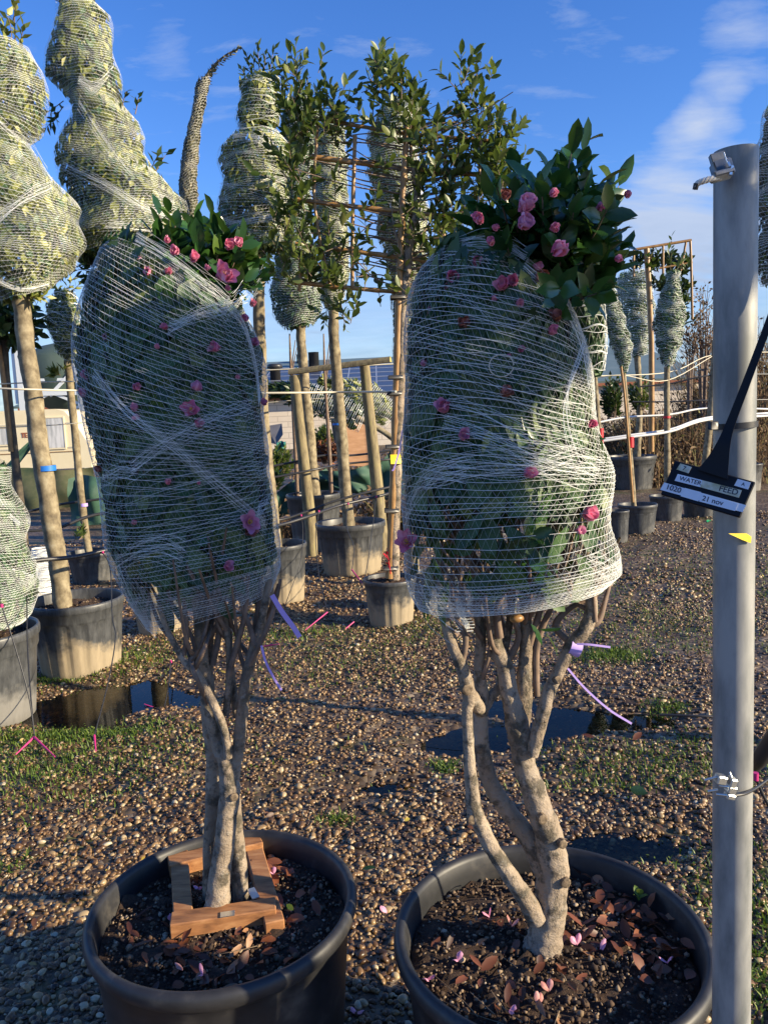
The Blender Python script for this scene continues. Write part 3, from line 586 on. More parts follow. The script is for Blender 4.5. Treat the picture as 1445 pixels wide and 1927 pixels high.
# ================================================================== FOREGROUND CAMELLIAS
def camellia(label, pc, R, H, base_py, stems, twigs, rows, tilt, netspec, top_shoots, top_fill, flowers, nleaf, vdens, knots, bands, cdy=0.0):
    b = Zp(base_py[0], base_py[1], H - 0.05); Y = b[1]
    t = thing('potted_camellia', label, 'potted tree', (pc[0], pc[1], 0), 'netted pink camellias in the front row')
    make_pot(t, pc, R, H, M['black'], style='bead', soil_drop=0.065, seg=96, chips=2600)
    mb = MB()
    for pts in stems:
        dy = pts[0][3] if len(pts[0]) > 3 else 0
        p = [P(q[0], q[1], Y + (q[3] if len(q) > 3 else dy)) for q in pts]; r = [q[2] * 0.88 * mpp(z) for q, z in zip(pts, p)]
        tube(mb, p, r, 18, 12, noise=0.06)
    trunk = mb.build('trunk', M['bark'], t)
    for (px, py, rp, dy) in knots:
        p = P(px, py, Y + dy) + [0, 0.007, 0]; mk = MB(); q = rp * 0.85 * mpp(p)
        v = unit(np.array([0.35, -1, 0.1])); tube(mk, [p - v * q, p + v * q * 0.2, p + v * q * 0.35], [q * 1.25, q * 1.15, q * 0.8], 10, 1, raw=True); mk.build('pruning_knot', M['cut'], trunk, smooth=False)
    mb = MB()
    for pts in twigs:
        p = [P(q[0], q[1], Y + q[3]) for q in pts]; r = [q[2] * mpp(z) for q, z in zip(pts, p)]; tube(mb, p, r, 7, 4, noise=0.05)
    C = Crown(rows, Y + cdy, depth=0.85, lump=0.032, tilt=tilt)
    for pts in stems:        # side twigs growing from the upper stems into the wrap
        for _ in range(3):
            f = rng.uniform(0.5, 0.9) * (len(pts) - 1); i0 = int(f); q = [pts[i0][e] + (pts[min(i0 + 1, len(pts) - 1)][e] - pts[i0][e]) * (f - i0) for e in range(3)]
            if q[1] > 1330: continue
            sx = rng.choice([-1, 1]) * rng.uniform(25, 65); a = P(q[0], q[1], Y + (pts[i0][3] if len(pts[i0]) > 3 else 0)); c2 = P(q[0] + sx * 0.5, q[1] - rng.uniform(30, 60), Y + rng.normal(0, 0.04)); c3 = P(q[0] + sx * 0.95, q[1] - rng.uniform(100, 190), Y + rng.normal(0, 0.08))
            tube(mb, [a, c2, c3], [0.0062, 0.0045, 0.002], 7, 6, cap=False, noise=0.10)
    for _ in range(70):      # fine twigs fanning up through the wrap
        u = rng.uniform(0, 6.28); v1 = rng.uniform(0.72, 0.98); v2 = v1 - rng.uniform(0.12, 0.35)
        a = C.at(u, v1, -C.rx.mean() * rng.uniform(0.25, 0.8)); c2 = C.at(u + rng.normal(0, 0.3), v2, -C.rx.mean() * rng.uniform(0.05, 0.4))
        tube(mb, [a, (a + c2) / 2 + rng.normal(0, 0.012, 3), c2], [0.0035, 0.003, 0.0015], 5, 3, cap=False)
    mb.build('branches', M['twig'], t)
    mb = MB(); mt_ = MB()
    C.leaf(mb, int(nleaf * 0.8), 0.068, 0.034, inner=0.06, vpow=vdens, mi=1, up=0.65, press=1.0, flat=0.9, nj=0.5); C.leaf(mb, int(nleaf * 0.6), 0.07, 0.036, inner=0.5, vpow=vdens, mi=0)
    for (a, c2, n, L_, ya, yb) in top_shoots:
        shoot(mb, mt_, P(*a, Y + cdy + ya), P(*c2, Y + cdy + yb), n, L_, L_ * 0.48, True, 0.35)
    for (cx, cy, rx, ry, n) in top_fill:
        c0 = P(cx, cy, Y + cdy); k = mpp(c0); q = unit(rng.normal(0, 1, (n, 3))) * rng.uniform(0.3, 1, (n, 1)) ** 0.5
        p = c0 + q * [rx * k, rx * k * 0.9, ry * k]; d = q * [1, 1, 0.6] + [0, 0, 0.35] + rng.normal(0, 0.6, (n, 3))
        leaves(mb, p, d, unit(q + [0, 0, 0.5] + rng.normal(0, 0.5, (n, 3))), 0.058 * rng.uniform(0.6, 1.2, n), 0.029 * rng.uniform(0.8, 1.2, n))
    fo = mb.build('foliage', [M['leaf'], M['leaf_in']], t); mt_.build('shoot_stems', M['twig'], t)
    mb = MB()
    for (pitch, w, vr, slope, zig) in netspec: C.net(mb, pitch, w, 90, 0.005, True, vr, zig, 0.22, slope)
    for (uv, n, sp) in bands: C.band(mb, uv, int(n * 1.2), sp * 1.6, 0.0005)
    mb.build('netting', M['net'], t)
    for (px, py, size, st, mt2, dy) in flowers:
        p = C.front(px, py, -0.004) if dy is None else P(px, py, Y + cdy + dy); size = size * 0.88
        flower(t, p, np.array([rng.normal(0, 0.45), -1, rng.normal(0.25, 0.35)]), size, st, mt2)
    return t, C, Y, b

PL = Zp(421, 1690, 0.5); PR = Zp(1033, 1745, 0.5)
rowsL = [(505, 235, 445), (545, 203, 470), (600, 187, 486), (650, 174, 490), (700, 158, 492), (750, 153, 495), (800, 164, 498), (850, 178, 499), (900, 192, 502), (950, 197, 508), (1000, 207, 517), (1050, 224, 527), (1100, 250, 527), (1150, 285, 505)]
stemsL = [
    [(408, 1725, 30, 0), (410, 1690, 26, 0), (418, 1620, 22, 0), (428, 1540, 21, 0), (433, 1480, 22, 0), (428, 1440, 19, 0), (410, 1395, 16, 0.01), (396, 1340, 15, 0.01), (384, 1270, 14, 0.02), (378, 1200, 13, 0.02), (368, 1100, 10, 0.02)],
    [(436, 1480, 15, 0), (445, 1430, 13, 0), (452, 1380, 13, 0), (456, 1335, 13, 0), (465, 1270, 12, 0), (478, 1220, 11, 0.01), (492, 1170, 9, 0.02), (508, 1090, 7, 0.03)],
    [(392, 1690, 12, 0.05), (392, 1610, 11, 0.05), (399, 1520, 15, 0.05), (403, 1440, 17, 0.05), (397, 1370, 17, 0.05), (390, 1300, 16, 0.05), (388, 1230, 15, 0.06), (392, 1150, 12, 0.07), (396, 1050, 9, 0.08)],
    [(456, 1705, 17, 0.045), (447, 1600, 17, 0.04), (441, 1530, 16, 0.03), (437, 1470, 13, 0.02)],
    [(430, 1425, 10, -0.015), (424, 1380, 9, -0.02), (400, 1320, 9, -0.025), (372, 1270, 9, -0.03), (345, 1240, 8, -0.03), (318, 1190, 6, -0.03), (298, 1140, 5, -0.03)],
    [(425, 1345, 8, 0.02), (432, 1280, 8, 0.02), (430, 1210, 7, 0.02), (420, 1140, 6, 0.02), (415, 1060, 5, 0.02)],
    [(446, 1350, 8, 0.04), (437, 1280, 8, 0.05), (432, 1200, 7, 0.06), (440, 1120, 6, 0.07)],
]
twigsL = [[(480, 1215, 6, 0), (470, 1180, 5, 0), (455, 1140, 4, 0), (450, 1080, 3, 0)], [(345, 1240, 5, -0.03), (352, 1190, 5, -0.03), (345, 1120, 4, -0.03), (340, 1040, 3, 0)], [(465, 1260, 6, 0), (500, 1190, 5, -0.02), (520, 1130, 4, -0.02), (528, 1090, 3, -0.02)],
          [(400, 1250, 7, 0.03), (412, 1190, 6, 0.03), (405, 1120, 5, 0.03), (400, 1000, 4, 0.03)], [(372, 1270, 5, -0.02), (362, 1200, 4, 0), (330, 1150, 4, 0), (310, 1090, 3, 0)], [(430, 1270, 6, 0), (450, 1200, 6, 0), (462, 1150, 5, 0), (470, 1050, 4, 0)], [(455, 1330, 6, 0.03), (470, 1240, 6, 0.03), (485, 1150, 5, 0.04), (495, 1040, 3, 0.04)]]
LT = [(300, 405), (288, 440), (330, 425), (318, 400), (372, 440), (402, 425), (425, 440), (392, 460), (455, 455), (470, 480), (487, 500), (440, 505), (355, 470), (345, 440), (380, 495), (460, 530), (310, 470), (410, 480), (430, 470), (478, 525), (365, 410), (400, 405)]
shL = [((350 + (x - 350) * 0.55, 560), (x, y), 8, 0.05, 0, rng.normal(0, 0.08)) for x, y in LT]
flL = [(267, 497, .024, 'half', 'petal_pale', None), (286, 514, .024, 'half', 'petal', None), (315, 514, .022, 'bud', 'petal', None), (255, 728, .022, 'half', 'petal_pale', None), (254, 772, .022, 'half', 'petal_pale', None), (262, 784, .018, 'bud', 'petal_pale', None), (378, 733, .024, 'half', 'petal_pale', None),
       (412, 655, .028, 'half', 'petal', None), (362, 774, .028, 'open', 'petal', None), (372, 800, .024, 'half', 'petal', None), (317, 910, .018, 'bud', 'petal', None), (466, 598, .022, 'half', 'petal', None), (428, 1068, .027, 'half', 'petal_pale', None), (197, 635, .022, 'half', 'petal', None),
       (163, 702, .024, 'half', 'petal_pale', None), (158, 745, .02, 'half', 'petal_pale', None), (314, 617, .018, 'half', 'petal', None), (298, 655, .016, 'bud', 'petal_pale', None), (450, 712, .014, 'bud', 'petal', None), (484, 645, .024, 'half', 'petal_pale', None), (473, 575, .02, 'half', 'petal', None), (255, 985, .016, 'bud', 'petal', None), (468, 982, .034, 'open', 'petal_pale', None), (472, 1002, .026, 'open', 'petal_old', None),
       (190, 885, .018, 'half', 'petal_old', None), (497, 760, .02, 'half', 'petal_pale', None), (375, 910, .012, 'bud', 'petal', None),
       (412, 522, .036, 'open', 'petal', -.2), (434, 524, .028, 'half', 'petal', -.19), (363, 490, .026, 'half', 'petal', -.17), (430, 465, .028, 'half', 'petal', -.12), (452, 462, .024, 'half', 'petal', -.12), (317, 455, .018, 'bud', 'petal', -.14), (334, 474, .024, 'half', 'petal', -.16), (392, 505, .018, 'bud', 'petal_pale', -.18), (430, 545, .016, 'bud', 'petal', -.2)]
knotsL = [(440, 1503, 8, -0.03), (395, 1385, 9, -0.0), (455, 1345, 7, -0.016)]
bandsL = [([(258, 458), (330, 500), (390, 545), (432, 578)], 26, 0.008), ([(180, 700), (245, 775), (330, 840), (400, 900), (460, 950), (500, 985)], 12, 0.006), ([(250, 880), (310, 835), (370, 800), (420, 780), (475, 760)], 14, 0.010), ([(432, 578), (380, 590), (340, 610), (320, 615)], 14, 0.006), ([(432, 578), (462, 620), (482, 690), (490, 760)], 12, 0.004), ([(490, 535), (465, 555), (432, 578)], 20, 0.010),
          ([(222, 1048), (260, 1030), (310, 1022), (350, 1035)], 18, 0.009), ([(262, 885), (225, 890), (195, 900)], 12, 0.006), ([(228, 1060), (250, 1110), (280, 1165), (300, 1182)], 14, 0.008), ([(200, 960), (300, 930), (420, 900), (495, 870)], 4, 0.02), ([(505, 950), (485, 970), (500, 1000)], 10, 0.008)]
tL, CL, YL, bL = camellia('pink camellia in black tub, wooden frame round its stem base, net wrap shaded', (PL[0], PL[1], 0), 0.312, 0.5, (410, 1722), stemsL, twigsL, rowsL, (-0.62, -0.55, -0.35, -0.05, 0.12, 0.22),
    [(0.0122, 0.0009, (0.0, 0.99), 0.0, 1.0), (0.0150, 0.0007, (0.03, 0.66), 0.09, 0), (0.005, 0.0007, (0.90, 0.99), 0.012, 2)], shL, [(375, 505, 95, 75, 260), (420, 510, 60, 45, 120)], flL, 3000, lambda v: np.where(v < 0.72, 1.0, np.clip(1.0 - (v - 0.72) * 4.0, 0.10, 1)), knotsL, bandsL, 0.09)

rowsR = [(478, 830, 985), (500, 815, 1020), (530, 800, 1055), (565, 790, 1078), (600, 780, 1092), (650, 770, 1104), (700, 764, 1112), (750, 764, 1117), (800, 762, 1122), (850, 757, 1130), (890, 768, 1138), (940, 762, 1144), (1000, 759, 1145), (1050, 762, 1156), (1090, 780, 1157), (1125, 800, 1120)]
stemsR = [
    [(1020, 1790, 44, 0), (1028, 1755, 36, 0), (1035, 1700, 34, 0), (1040, 1640, 33, 0), (1036, 1590, 31, 0), (1018, 1530, 28, 0), (1000, 1480, 26, 0), (985, 1430, 24, 0), (975, 1370, 26, 0), (962, 1320, 20, 0), (950, 1260, 18, 0.01), (932, 1210, 16, 0.02), (922, 1150, 14, 0.02), (908, 1060, 10, 0.03)],
    [(978, 1380, 20, 0.01), (984, 1320, 19, 0.02), (988, 1250, 15, 0.03), (990, 1180, 13, 0.04), (985, 1100, 10, 0.05), (990, 1020, 8, 0.05)],
    [(1000, 1420, 14, -0.02), (1014, 1370, 15, -0.025), (1030, 1310, 14, -0.03), (1050, 1265, 13, -0.03), (1075, 1215, 14, -0.03), (1103, 1180, 15, -0.03), (1112, 1140, 13, -0.03), (1106, 1080, 10, -0.03), (1100, 1000, 7, -0.03)],
    [(1025, 1640, 24, 0.02), (990, 1570, 21, 0.03), (950, 1520, 19, 0.03), (920, 1465, 18, 0.03), (907, 1410, 17, 0.03), (903, 1350, 16, 0.03), (905, 1310, 16, 0.03), (902, 1260, 12, 0.03), (904, 1190, 11, 0.03), (892, 1110, 9, 0.03), (888, 1000, 7, 0.03)],
    [(1010, 1730, 22, -0.02), (978, 1675, 19, -0.03), (940, 1620, 17, -0.03), (912, 1570, 17, -0.03), (893, 1525, 17, -0.03), (886, 1470, 14, -0.03), (881, 1400, 12, -0.03), (879, 1340, 12, -0.03), (882, 1305, 15, -0.03), (868, 1255, 14, -0.03), (845, 1195, 12, -0.02), (832, 1140, 10, -0.01), (826, 1050, 8, 0)],
    [(905, 1340, 12, 0.03), (925, 1310, 11, 0.04), (942, 1285, 10, 0.05), (948, 1230, 9, 0.05), (960, 1160, 8, 0.05), (965, 1080, 7, 0.05)],
    [(884, 1305, 14, -0.03), (896, 1325, 15, -0.01), (906, 1340, 15, 0.03)],
]
twigsR = [[(1103, 1180, 6, -0.03), (1125, 1170, 6, -0.03), (1135, 1140, 5, -0.02), (1146, 1100, 4, 0)], [(1075, 1212, 6, -0.02), (1045, 1180, 7, 0), (1065, 1150, 6, 0), (1120, 1120, 4, 0)], [(868, 1255, 6, -0.03), (876, 1200, 6, -0.03), (855, 1150, 5, -0.02), (850, 1060, 4, 0)], [(1010, 1310, 6, 0.02), (1008, 1230, 7, 0.03), (1020, 1180, 6, 0.03), (1050, 1110, 5, 0.02), (1060, 1020, 4, 0.02)],
          [(950, 1250, 7, 0.02), (975, 1200, 6, 0.03), (960, 1140, 5, 0.03), (950, 1040, 4, 0.02)], [(940, 1200, 8, 0), (935, 1150, 7, 0), (946, 1100, 6, 0), (940, 1000, 5, 0)], [(905, 1200, 6, 0.02), (875, 1140, 5, 0), (862, 1060, 4, -0.02)], [(988, 1240, 7, 0.03), (1015, 1150, 6, 0.03), (1040, 1050, 5, 0.02), (1080, 960, 4, 0)], [(1120, 1170, 5, -0.04), (1116, 1120, 4, -0.04), (1120, 1050, 4, -0.04)]]
RT = [(1085, 272), (1058, 290), (1108, 268), (1180, 350), (1165, 345), (1188, 465), (1135, 350), (968, 328), (925, 352), (1005, 345), (885, 402), (900, 440), (1125, 420), (1155, 395), (1172, 455), (1165, 510), (1110, 540), (945, 460), (1040, 330), (1060, 470), (1085, 400), (1010, 420), (960, 395), (1020, 370), (1100, 330), (1070, 345), (1145, 480), (1090, 490), (1128, 520), (930, 420), (985, 470), (1050, 430), (1030, 520), (1160, 430), (1060, 540), (1000, 390), (1095, 440), (1120, 380), (905, 370), (1140, 550)]
shR = [((1010 + (x - 1010) * 0.45, 570 if y > 400 else 500), (1020 + (x - 1020) * 0.9, y), 9, 0.06, 0, rng.normal(0, 0.10)) for x, y in RT]
flR = [(850, 520, .028, 'half', 'petal', None), (842, 543, .016, 'bud', 'petal_pale', None), (948, 540, .028, 'half', 'petal', None), (968, 532, .024, 'half', 'petal', None), (870, 612, .026, 'half', 'petal_old', None), (838, 772, .030, 'half', 'petal_pale', None), (840, 758, .024, 'half', 'petal', None), (870, 822, .026, 'half', 'petal_pale', None), (988, 893, .026, 'half', 'petal', None), (766, 1022, .03, 'open', 'petal', None),
       (1100, 970, .034, 'half', 'petal', None), (793, 684, .016, 'bud', 'petal_pale', None), (945, 742, .026, 'half', 'petal_old', None), (978, 575, .02, 'bud', 'petal_pale', None), (1048, 602, .026, 'half', 'petal_old', None), (1036, 628, .02, 'half', 'petal', None), (1005, 505, .022, 'half', 'petal_pale', None), (1010, 520, .028, 'half', 'petal_old', None), (980, 656, .016, 'half', 'petal', None), (1112, 800, .02, 'half', 'petal', None), (955, 665, .012, 'bud', 'petal', None), (806, 590, .022, 'half', 'petal_pale', None), (892, 490, .02, 'half', 'petal', None), (932, 565, .014, 'bud', 'petal', None), (1085, 1000, .02, 'half', 'petal_pale', None),
       (982, 398, .036, 'half', 'petal_pale', -.22), (980, 425, .032, 'half', 'petal_pale', -.22), (1036, 366, .02, 'bud', 'petal', -.17), (1046, 433, .022, 'bud', 'petal', -.2), (1042, 475, .034, 'bud', 'petal', -.21), (1180, 371, .018, 'bud', 'petal', -.1), (1125, 395, .022, 'bud', 'petal', -.12), (905, 418, .024, 'half', 'petal', -.15), (1158, 487, .018, 'bud', 'petal', -.14), (932, 432, .016, 'bud', 'petal', -.17), (925, 460, .018, 'half', 'petal', -.18), (952, 372, .022, 'half', 'petal_old', -.16)]
knotsR = [(1022, 1545, 10, -0.045), (1060, 1592, 9, -0.04), (1066, 1665, 10, -0.04), (880, 1300, 11, -0.05), (1050, 1282, 8, -0.05), (1028, 1358, 5, -0.045), (905, 1415, 6, 0.0), (890, 1545, 10, -0.05)]
bandsR = [([(985, 498), (1030, 540), (1070, 590), (1095, 650), (1108, 720)], 12, 0.004), ([(835, 790), (900, 805), (960, 830), (1020, 860), (1080, 880), (1125, 890)], 16, 0.010), ([(800, 890), (860, 880), (930, 876), (1000, 870), (1080, 850)], 14, 0.010), ([(765, 960), (790, 915), (830, 890), (880, 882)], 16, 0.012), ([(770, 680), (850, 700), (930, 730), (1010, 760), (1100, 770)], 6, 0.02), ([(850, 470), (900, 462), (950, 470), (990, 495)], 16, 0.006), ([(1010, 590), (940, 600), (870, 560)], 5, 0.015), ([(1100, 1060), (1130, 1075), (1155, 1085)], 14, 0.010), ([(790, 1090), (820, 1140), (870, 1170)], 12, 0.012), ([(1095, 650), (1060, 760), (1080, 860), (1120, 900)], 8, 0.012)]
tR, CR, YR, bR = camellia('pink camellia in black tub by the steel pole, half sunlit wrap, broad leafy top', (PR[0], PR[1], 0), 0.335, 0.5, (1030, 1780), stemsR, twigsR, rowsR, (-0.15, -0.32, -0.28, -0.2, 0.0, 0.06, 0.1),
    [(0.0124, 0.0011, (0.0, 0.99), 0.0, 1.0), (0.0155, 0.0009, (0.06, 0.70), 0.085, 0), (0.005, 0.0008, (0.90, 0.99), 0.012, 2)], shR, [(1035, 450, 105, 95, 260), (1060, 510, 85, 55, 110), (930, 460, 55, 55, 80)], flR, 3000, lambda v: np.where(v < 0.56, 1.0, np.clip(1.0 - (v - 0.56) * 4.2, 0.06, 1)), knotsR, bandsR, -0.05)
# second, smaller wrapped branch behind the right-hand crown belongs to the same tree
C2 = Crown([(560, 1060, 1132), (600, 1062, 1138), (650, 1075, 1138), (700, 1090, 1134)], YR + 0.16, 0.9, 0.05, (0.05, 0.1)); mb = MB(); C2.leaf(mb, 420, 0.055, 0.027, inner=0.3); mb.build('foliage', M['leaf_in'], tR)
mb = MB(); C2.net(mb, 0.013, 0.0018, 48, 0.004, True); mb.build('netting', M['net'], tR)
# hanging fruit and pale net rags under the right crown
mb = MB(); p = P(972, 1164, YR - 0.06); stones(mb, p[None], np.array([0.0115]), ICO2, ICO2F, jit=0.02); mb.build('fruit', M['bamboo'], tR)
mb = MB(); shoot(mb, None, P(985, 1165, YR - 0.06), P(1030, 1195, YR - 0.08), 3, 0.05, 0.02); shoot(mb, None, P(940, 1130, YR - 0.1), P(965, 1100, YR - 0.12), 4, 0.05, 0.024); shoot(mb, None, P(985, 1020, YR - 0.2), P(1000, 1010, YR - 0.22), 4, 0.05, 0.024); mb.build('hanging_leaves', M['leaf'], tR)
def rag(parent, a, b, w, name='net_rag'):
    mb = MB(); n = 14; t = np.linspace(0, 1, n)[:, None]; c = a + (b - a) * t + np.c_[0.006 * np.sin(9 * t[:, 0]), 0.004 * np.cos(7 * t[:, 0]), np.zeros(n)]
    for k in np.linspace(-1, 1, 7): ribbon(mb, c + np.array([k * w * 0.5, 0.004 * math.sin(k * 9), 0]) * (0.6 + 0.4 * np.sin(5 * t + k)), 0.0022, np.array([0, -1, 0.1]))
    for q in range(1, n): ribbon(mb, np.linspace(c[q] - [w * 0.5, 0, 0.004], c[q] + [w * 0.5, 0, -0.004], 5), 0.0018, np.array([0, -1, 0.1]))
    return mb.build(name, M['net'], parent)
rag(tR, P(868, 1110, YR), P(872, 1185, YR), 0.035); rag(tR, P(845, 1085, YR + .02), P(850, 1150, YR + .02), 0.04); rag(tR, P(1000, 1020, YR - .05), P(1000, 1060, YR - .05), 0.03); rag(tR, P(930, 1020, YR - .1), P(945, 1075, YR - .1), 0.03)
mb = MB()
c = P(943, 688, YR - 0.33); a = np.linspace(0, 6.1, 26); tube(mb, np.stack([c[0] + 0.019 * np.cos(a), c[1] + 0 * a, c[2] + 0.017 * np.sin(a)], -1), 0.0009, 4, raw=True); mb.build('wire_loop', M['cord'], tR)

# timber frame round the left trunk
t = thing('timber_surround', 'orange timber frame of short battens lying round the left trunk base', 'wooden frame', (bL[0], bL[1], 0.45))
def batten(a, b, w, h, z, name='batten'):
    a = Zp(*a, z); b = Zp(*b, z); d = (b - a) / 2; s = unit(np.cross(d, [0, 0, 1])) * w / 2; mb = MB(); obox(mb, (a + b) / 2, d, s, [0, 0, h / 2], bev=0.0025); return mb.build(name, M['timber'], t, smooth=False)
batten((322, 1742), (520, 1712), 0.05, 0.036, 0.470); batten((318, 1632), (492, 1588), 0.05, 0.036, 0.468); batten((338, 1612), (346, 1732), 0.045, 0.04, 0.462); batten((480, 1610), (518, 1748), 0.045, 0.036, 0.458)
for a, b in (((415, 1722), (442, 1718)), ((472, 1672), (482, 1690))):
    mb = MB(); q = Zp(*a, 0.4895); w = Zp(*b, 0.4895); d = (w - q) / 2; obox(mb, (q + w) / 2, d, unit(np.cross(d, [0, 0, 1])) * 0.009, [0, 0, 0.001]); mb.build('nail_plate', M['bright_steel'], t, smooth=False)

# litter on the soil of both tubs
def curled_leaf(mb, p, L_, W_, mi=0, up=0.35):
    a = rng.uniform(0, 6.28); d = np.array([math.cos(a), math.sin(a), rng.normal(0.1, up)]); leaves(mb, p[None], d[None], np.array([[rng.normal(0, .5), rng.normal(0, .5), 1.0]]), np.array([L_]), np.array([W_]), True, mi)
def litter(name, label, spots, z, ctr, R, n_twig):
    mb = MB()
    for (px, py, s, n) in spots:
        c = Zp(px, py, z)
        for _ in range(n):
            p = c + [rng.normal(0, s), rng.normal(0, s), rng.uniform(0.002, 0.014)]
            if math.hypot(p[0] - ctr[0], p[1] - ctr[1]) < R * 0.86: curled_leaf(mb, p, rng.uniform(0.025, 0.05), rng.uniform(0.012, 0.026))
    for _ in range(n_twig):
        a = rng.uniform(0, 6.28); r = R * 0.8 * math.sqrt(rng.uniform(0, 1)); p = np.array([ctr[0] + r * math.cos(a), ctr[1] + r * math.sin(a), z + 0.012]); d = rng.normal(0, 0.03, 3) * [1, 1, 0.15]
        if math.hypot(p[0] + 2 * d[0] - ctr[0], p[1] + 2 * d[1] - ctr[1]) < R * 0.85: tube(mb, [p, p + d + rng.normal(0, 0.004, 3), p + 2 * d], [0.0012, 0.001, 0.0007], 4, 3, mi=1)
    o = mb.build(name, [M['deadleaf'], M['stalk']]); o['label'] = label; o['category'] = 'fallen leaves'; kind(o, 'stuff')
litter('dead_leaf_litter', 'brown dead leaves and dry stalks scattered on soil of the left tub', [(330, 1800, 0.05, 26), (420, 1830, 0.04, 30), (520, 1650, 0.02, 10), (560, 1720, 0.05, 10), (500, 1770, 0.04, 12), (240, 1760, 0.03, 8), (520, 1640, 0.03, 8)], 0.445, PL, 0.31, 9)
litter('dead_leaf_litter', 'reddish brown dead leaves heaped on soil of the right tub', [(1130, 1660, 0.03, 26), (1230, 1790, 0.045, 40), (1080, 1780, 0.04, 20), (1160, 1720, 0.04, 20), (980, 1880, 0.06, 18), (1220, 1720, 0.03, 20), (960, 1760, 0.05, 8), (870, 1800, 0.05, 8)], 0.445, PR, 0.335, 20)
def fallen(px, py, z, sz, mt2, label, grp):
    p = Zp(px, py, z) + [0, 0, 0.012]; mb = MB()
    for _ in range(2):
        d = np.array([rng.normal(), rng.normal(), 0.35]); petal(mb, p, d, [rng.normal(0, .3), rng.normal(0, .3), 1], sz, sz * 0.7, 0.5)
    tag(mb.build('fallen_petal', M[mt2]), label, 'petal', grp)
for (px, py, mt2, lab) in [(920, 1732, 'petal', 'upright pink petal on the right tub soil left of the trunk'), (963, 1750, 'petal_old', 'orange curled petal beside the right trunk base'), (803, 1852, 'petal', 'pink and orange petal near the front left rim of the right tub'), (1131, 1795, 'petal_pale', 'pale pink petal lying right of the right trunk base'),
                          (1254, 1820, 'petal_pale', 'pink petal among red dead leaves at the right of the right tub'), (1032, 1872, 'petal_old', 'salmon petal at the front middle of the right tub'), (1012, 1898, 'petal_old', 'flat salmon petal nearest the front rim of the right tub'), (958, 1912, 'petal_pale', 'lilac petal near the bottom edge in the right tub'), (860, 1815, 'petal_pale', 'translucent pink petal on gritty soil of the right tub'), (1085, 1785, 'petal', 'pink petals in dry stalks just right of the right trunk')]:
    fallen(px, py, 0.445, 0.016, mt2, lab, 'fallen petals in the right tub')
for (px, py, mt2, lab) in [(382, 1843, 'petal', 'pink petal at the front of the left tub'), (345, 1832, 'petal_old', 'reddish petal in leaf litter of the left tub'), (378, 1680, 'petal_pale', 'magenta petal between left trunk and timber frame'), (515, 1652, 'petal_pale', 'pink petal right of the timber frame in the left tub'), (330, 1735, 'petal', 'pale pink petal at the left front corner of the timber frame')]:
    fallen(px, py, 0.448, 0.015, mt2, lab, 'fallen petals in the left tub')
for (px, py, lab) in [(728, 1722, 'pink fallen blossom on gravel between the two big tubs'), (672, 1912, 'pale petal on gravel at the bottom between the tubs')]: fallen(px, py, 0.03, 0.02, 'petal_pale', lab, 'fallen petals on the gravel')
mb = MB(); curled_leaf(mb, Zp(553, 1722, .45) + [0, 0, .012], 0.022, 0.014); tag(mb.build('yellow_leaf', M['yellow']), 'small yellow leaf on dark soil in the left tub', 'leaf')
mb = MB(); shoot(mb, None, Zp(1200, 1700, .45), Zp(1202, 1685, .47), 5, 0.026, 0.016); tag(mb.build('weed_seedling', M['grass']), 'small green weed seedling growing at the back of the right tub', 'weed')
for (px, py, L_, lab) in [(700, 1475, .06, ''), (1185, 1500, .09, 'large dark green fallen leaf by the puddle right of the trunks'), (1190, 1400, .07, 'brown fallen leaf standing in wet gravel left of the pole'), (905, 1380, .06, 'dark green fallen leaf between the right stems on wet gravel'), (1095, 1390, .06, 'curled brown leaf in the puddle behind the right stems'), (682, 1660, .05, 'bright green fallen leaf on gravel beside the left tub rim'), (30, 1400, .06, 'green fallen leaf in weeds at the left edge'), (110, 1548, .05, 'green fallen leaf on gravel below the puddle at left')]:
    if not lab: continue
    mb = MB(); g = Zp(px, py, 0); curled_leaf(mb, np.array([g[0], g[1], float(gh(g[0], g[1])) + 0.03]), L_, L_ * 0.45, 0, 0.25)
    tag(mb.build('fallen_leaf', M['deadleaf'] if 'brown' in lab else M['leaf']), lab, 'leaf', 'fallen leaves on the gravel')

# purple ribbons
def strip(name, pts, w, m_, label, cat, nrm=(0, -1, 0.2), grp=None, Y=None):
    mb = MB(); p = spline([P(*q[:2], q[2] if len(q) > 2 else Y) for q in pts], 6); ribbon(mb, p, w, np.array(nrm, float)); ribbon(mb, p + [0, 0.0012, 0], w, np.array(nrm, float))
    return tag(mb.build(name, m_), label, cat, grp)
strip('ribbon_tag', [(512, 1120), (530, 1150), (552, 1180), (564, 1199)], 0.011, M['purple'], 'broad purple ribbon end hanging off the left camellia branch', 'ribbon', Y=YL - .03, grp='purple tree ribbons')
strip('ribbon_tag', [(492, 1215), (500, 1245), (515, 1275), (530, 1299)], 0.005, M['purple'], 'thin purple ribbon dangling right of the left camellia stem', 'ribbon', Y=YL - .03, grp='purple tree ribbons')
strip('ribbon_tag', [(1068, 1258), (1100, 1295), (1145, 1335), (1188, 1362)], 0.004, M['purple'], 'long thin purple ribbon hanging below the right camellia limb', 'ribbon', Y=YR - .06, grp='purple tree ribbons')
mb = MB(); tube(mb, [P(1070, 1215, YR - .03), P(1090, 1222, YR - .03)], 16 * mpp(P(1080, 1218, YR)), 12, 2, cap=False); ribbon(mb, spline([P(1085, 1212, YR - .055), P(1110, 1213, YR - .06), P(1148, 1218, YR - .06)], 5), 0.004, np.array([0, -1, .2])); tag(mb.build('ribbon_tag', M['purple']), 'purple ribbon tied round the right camellia limb', 'ribbon', 'purple tree ribbons')
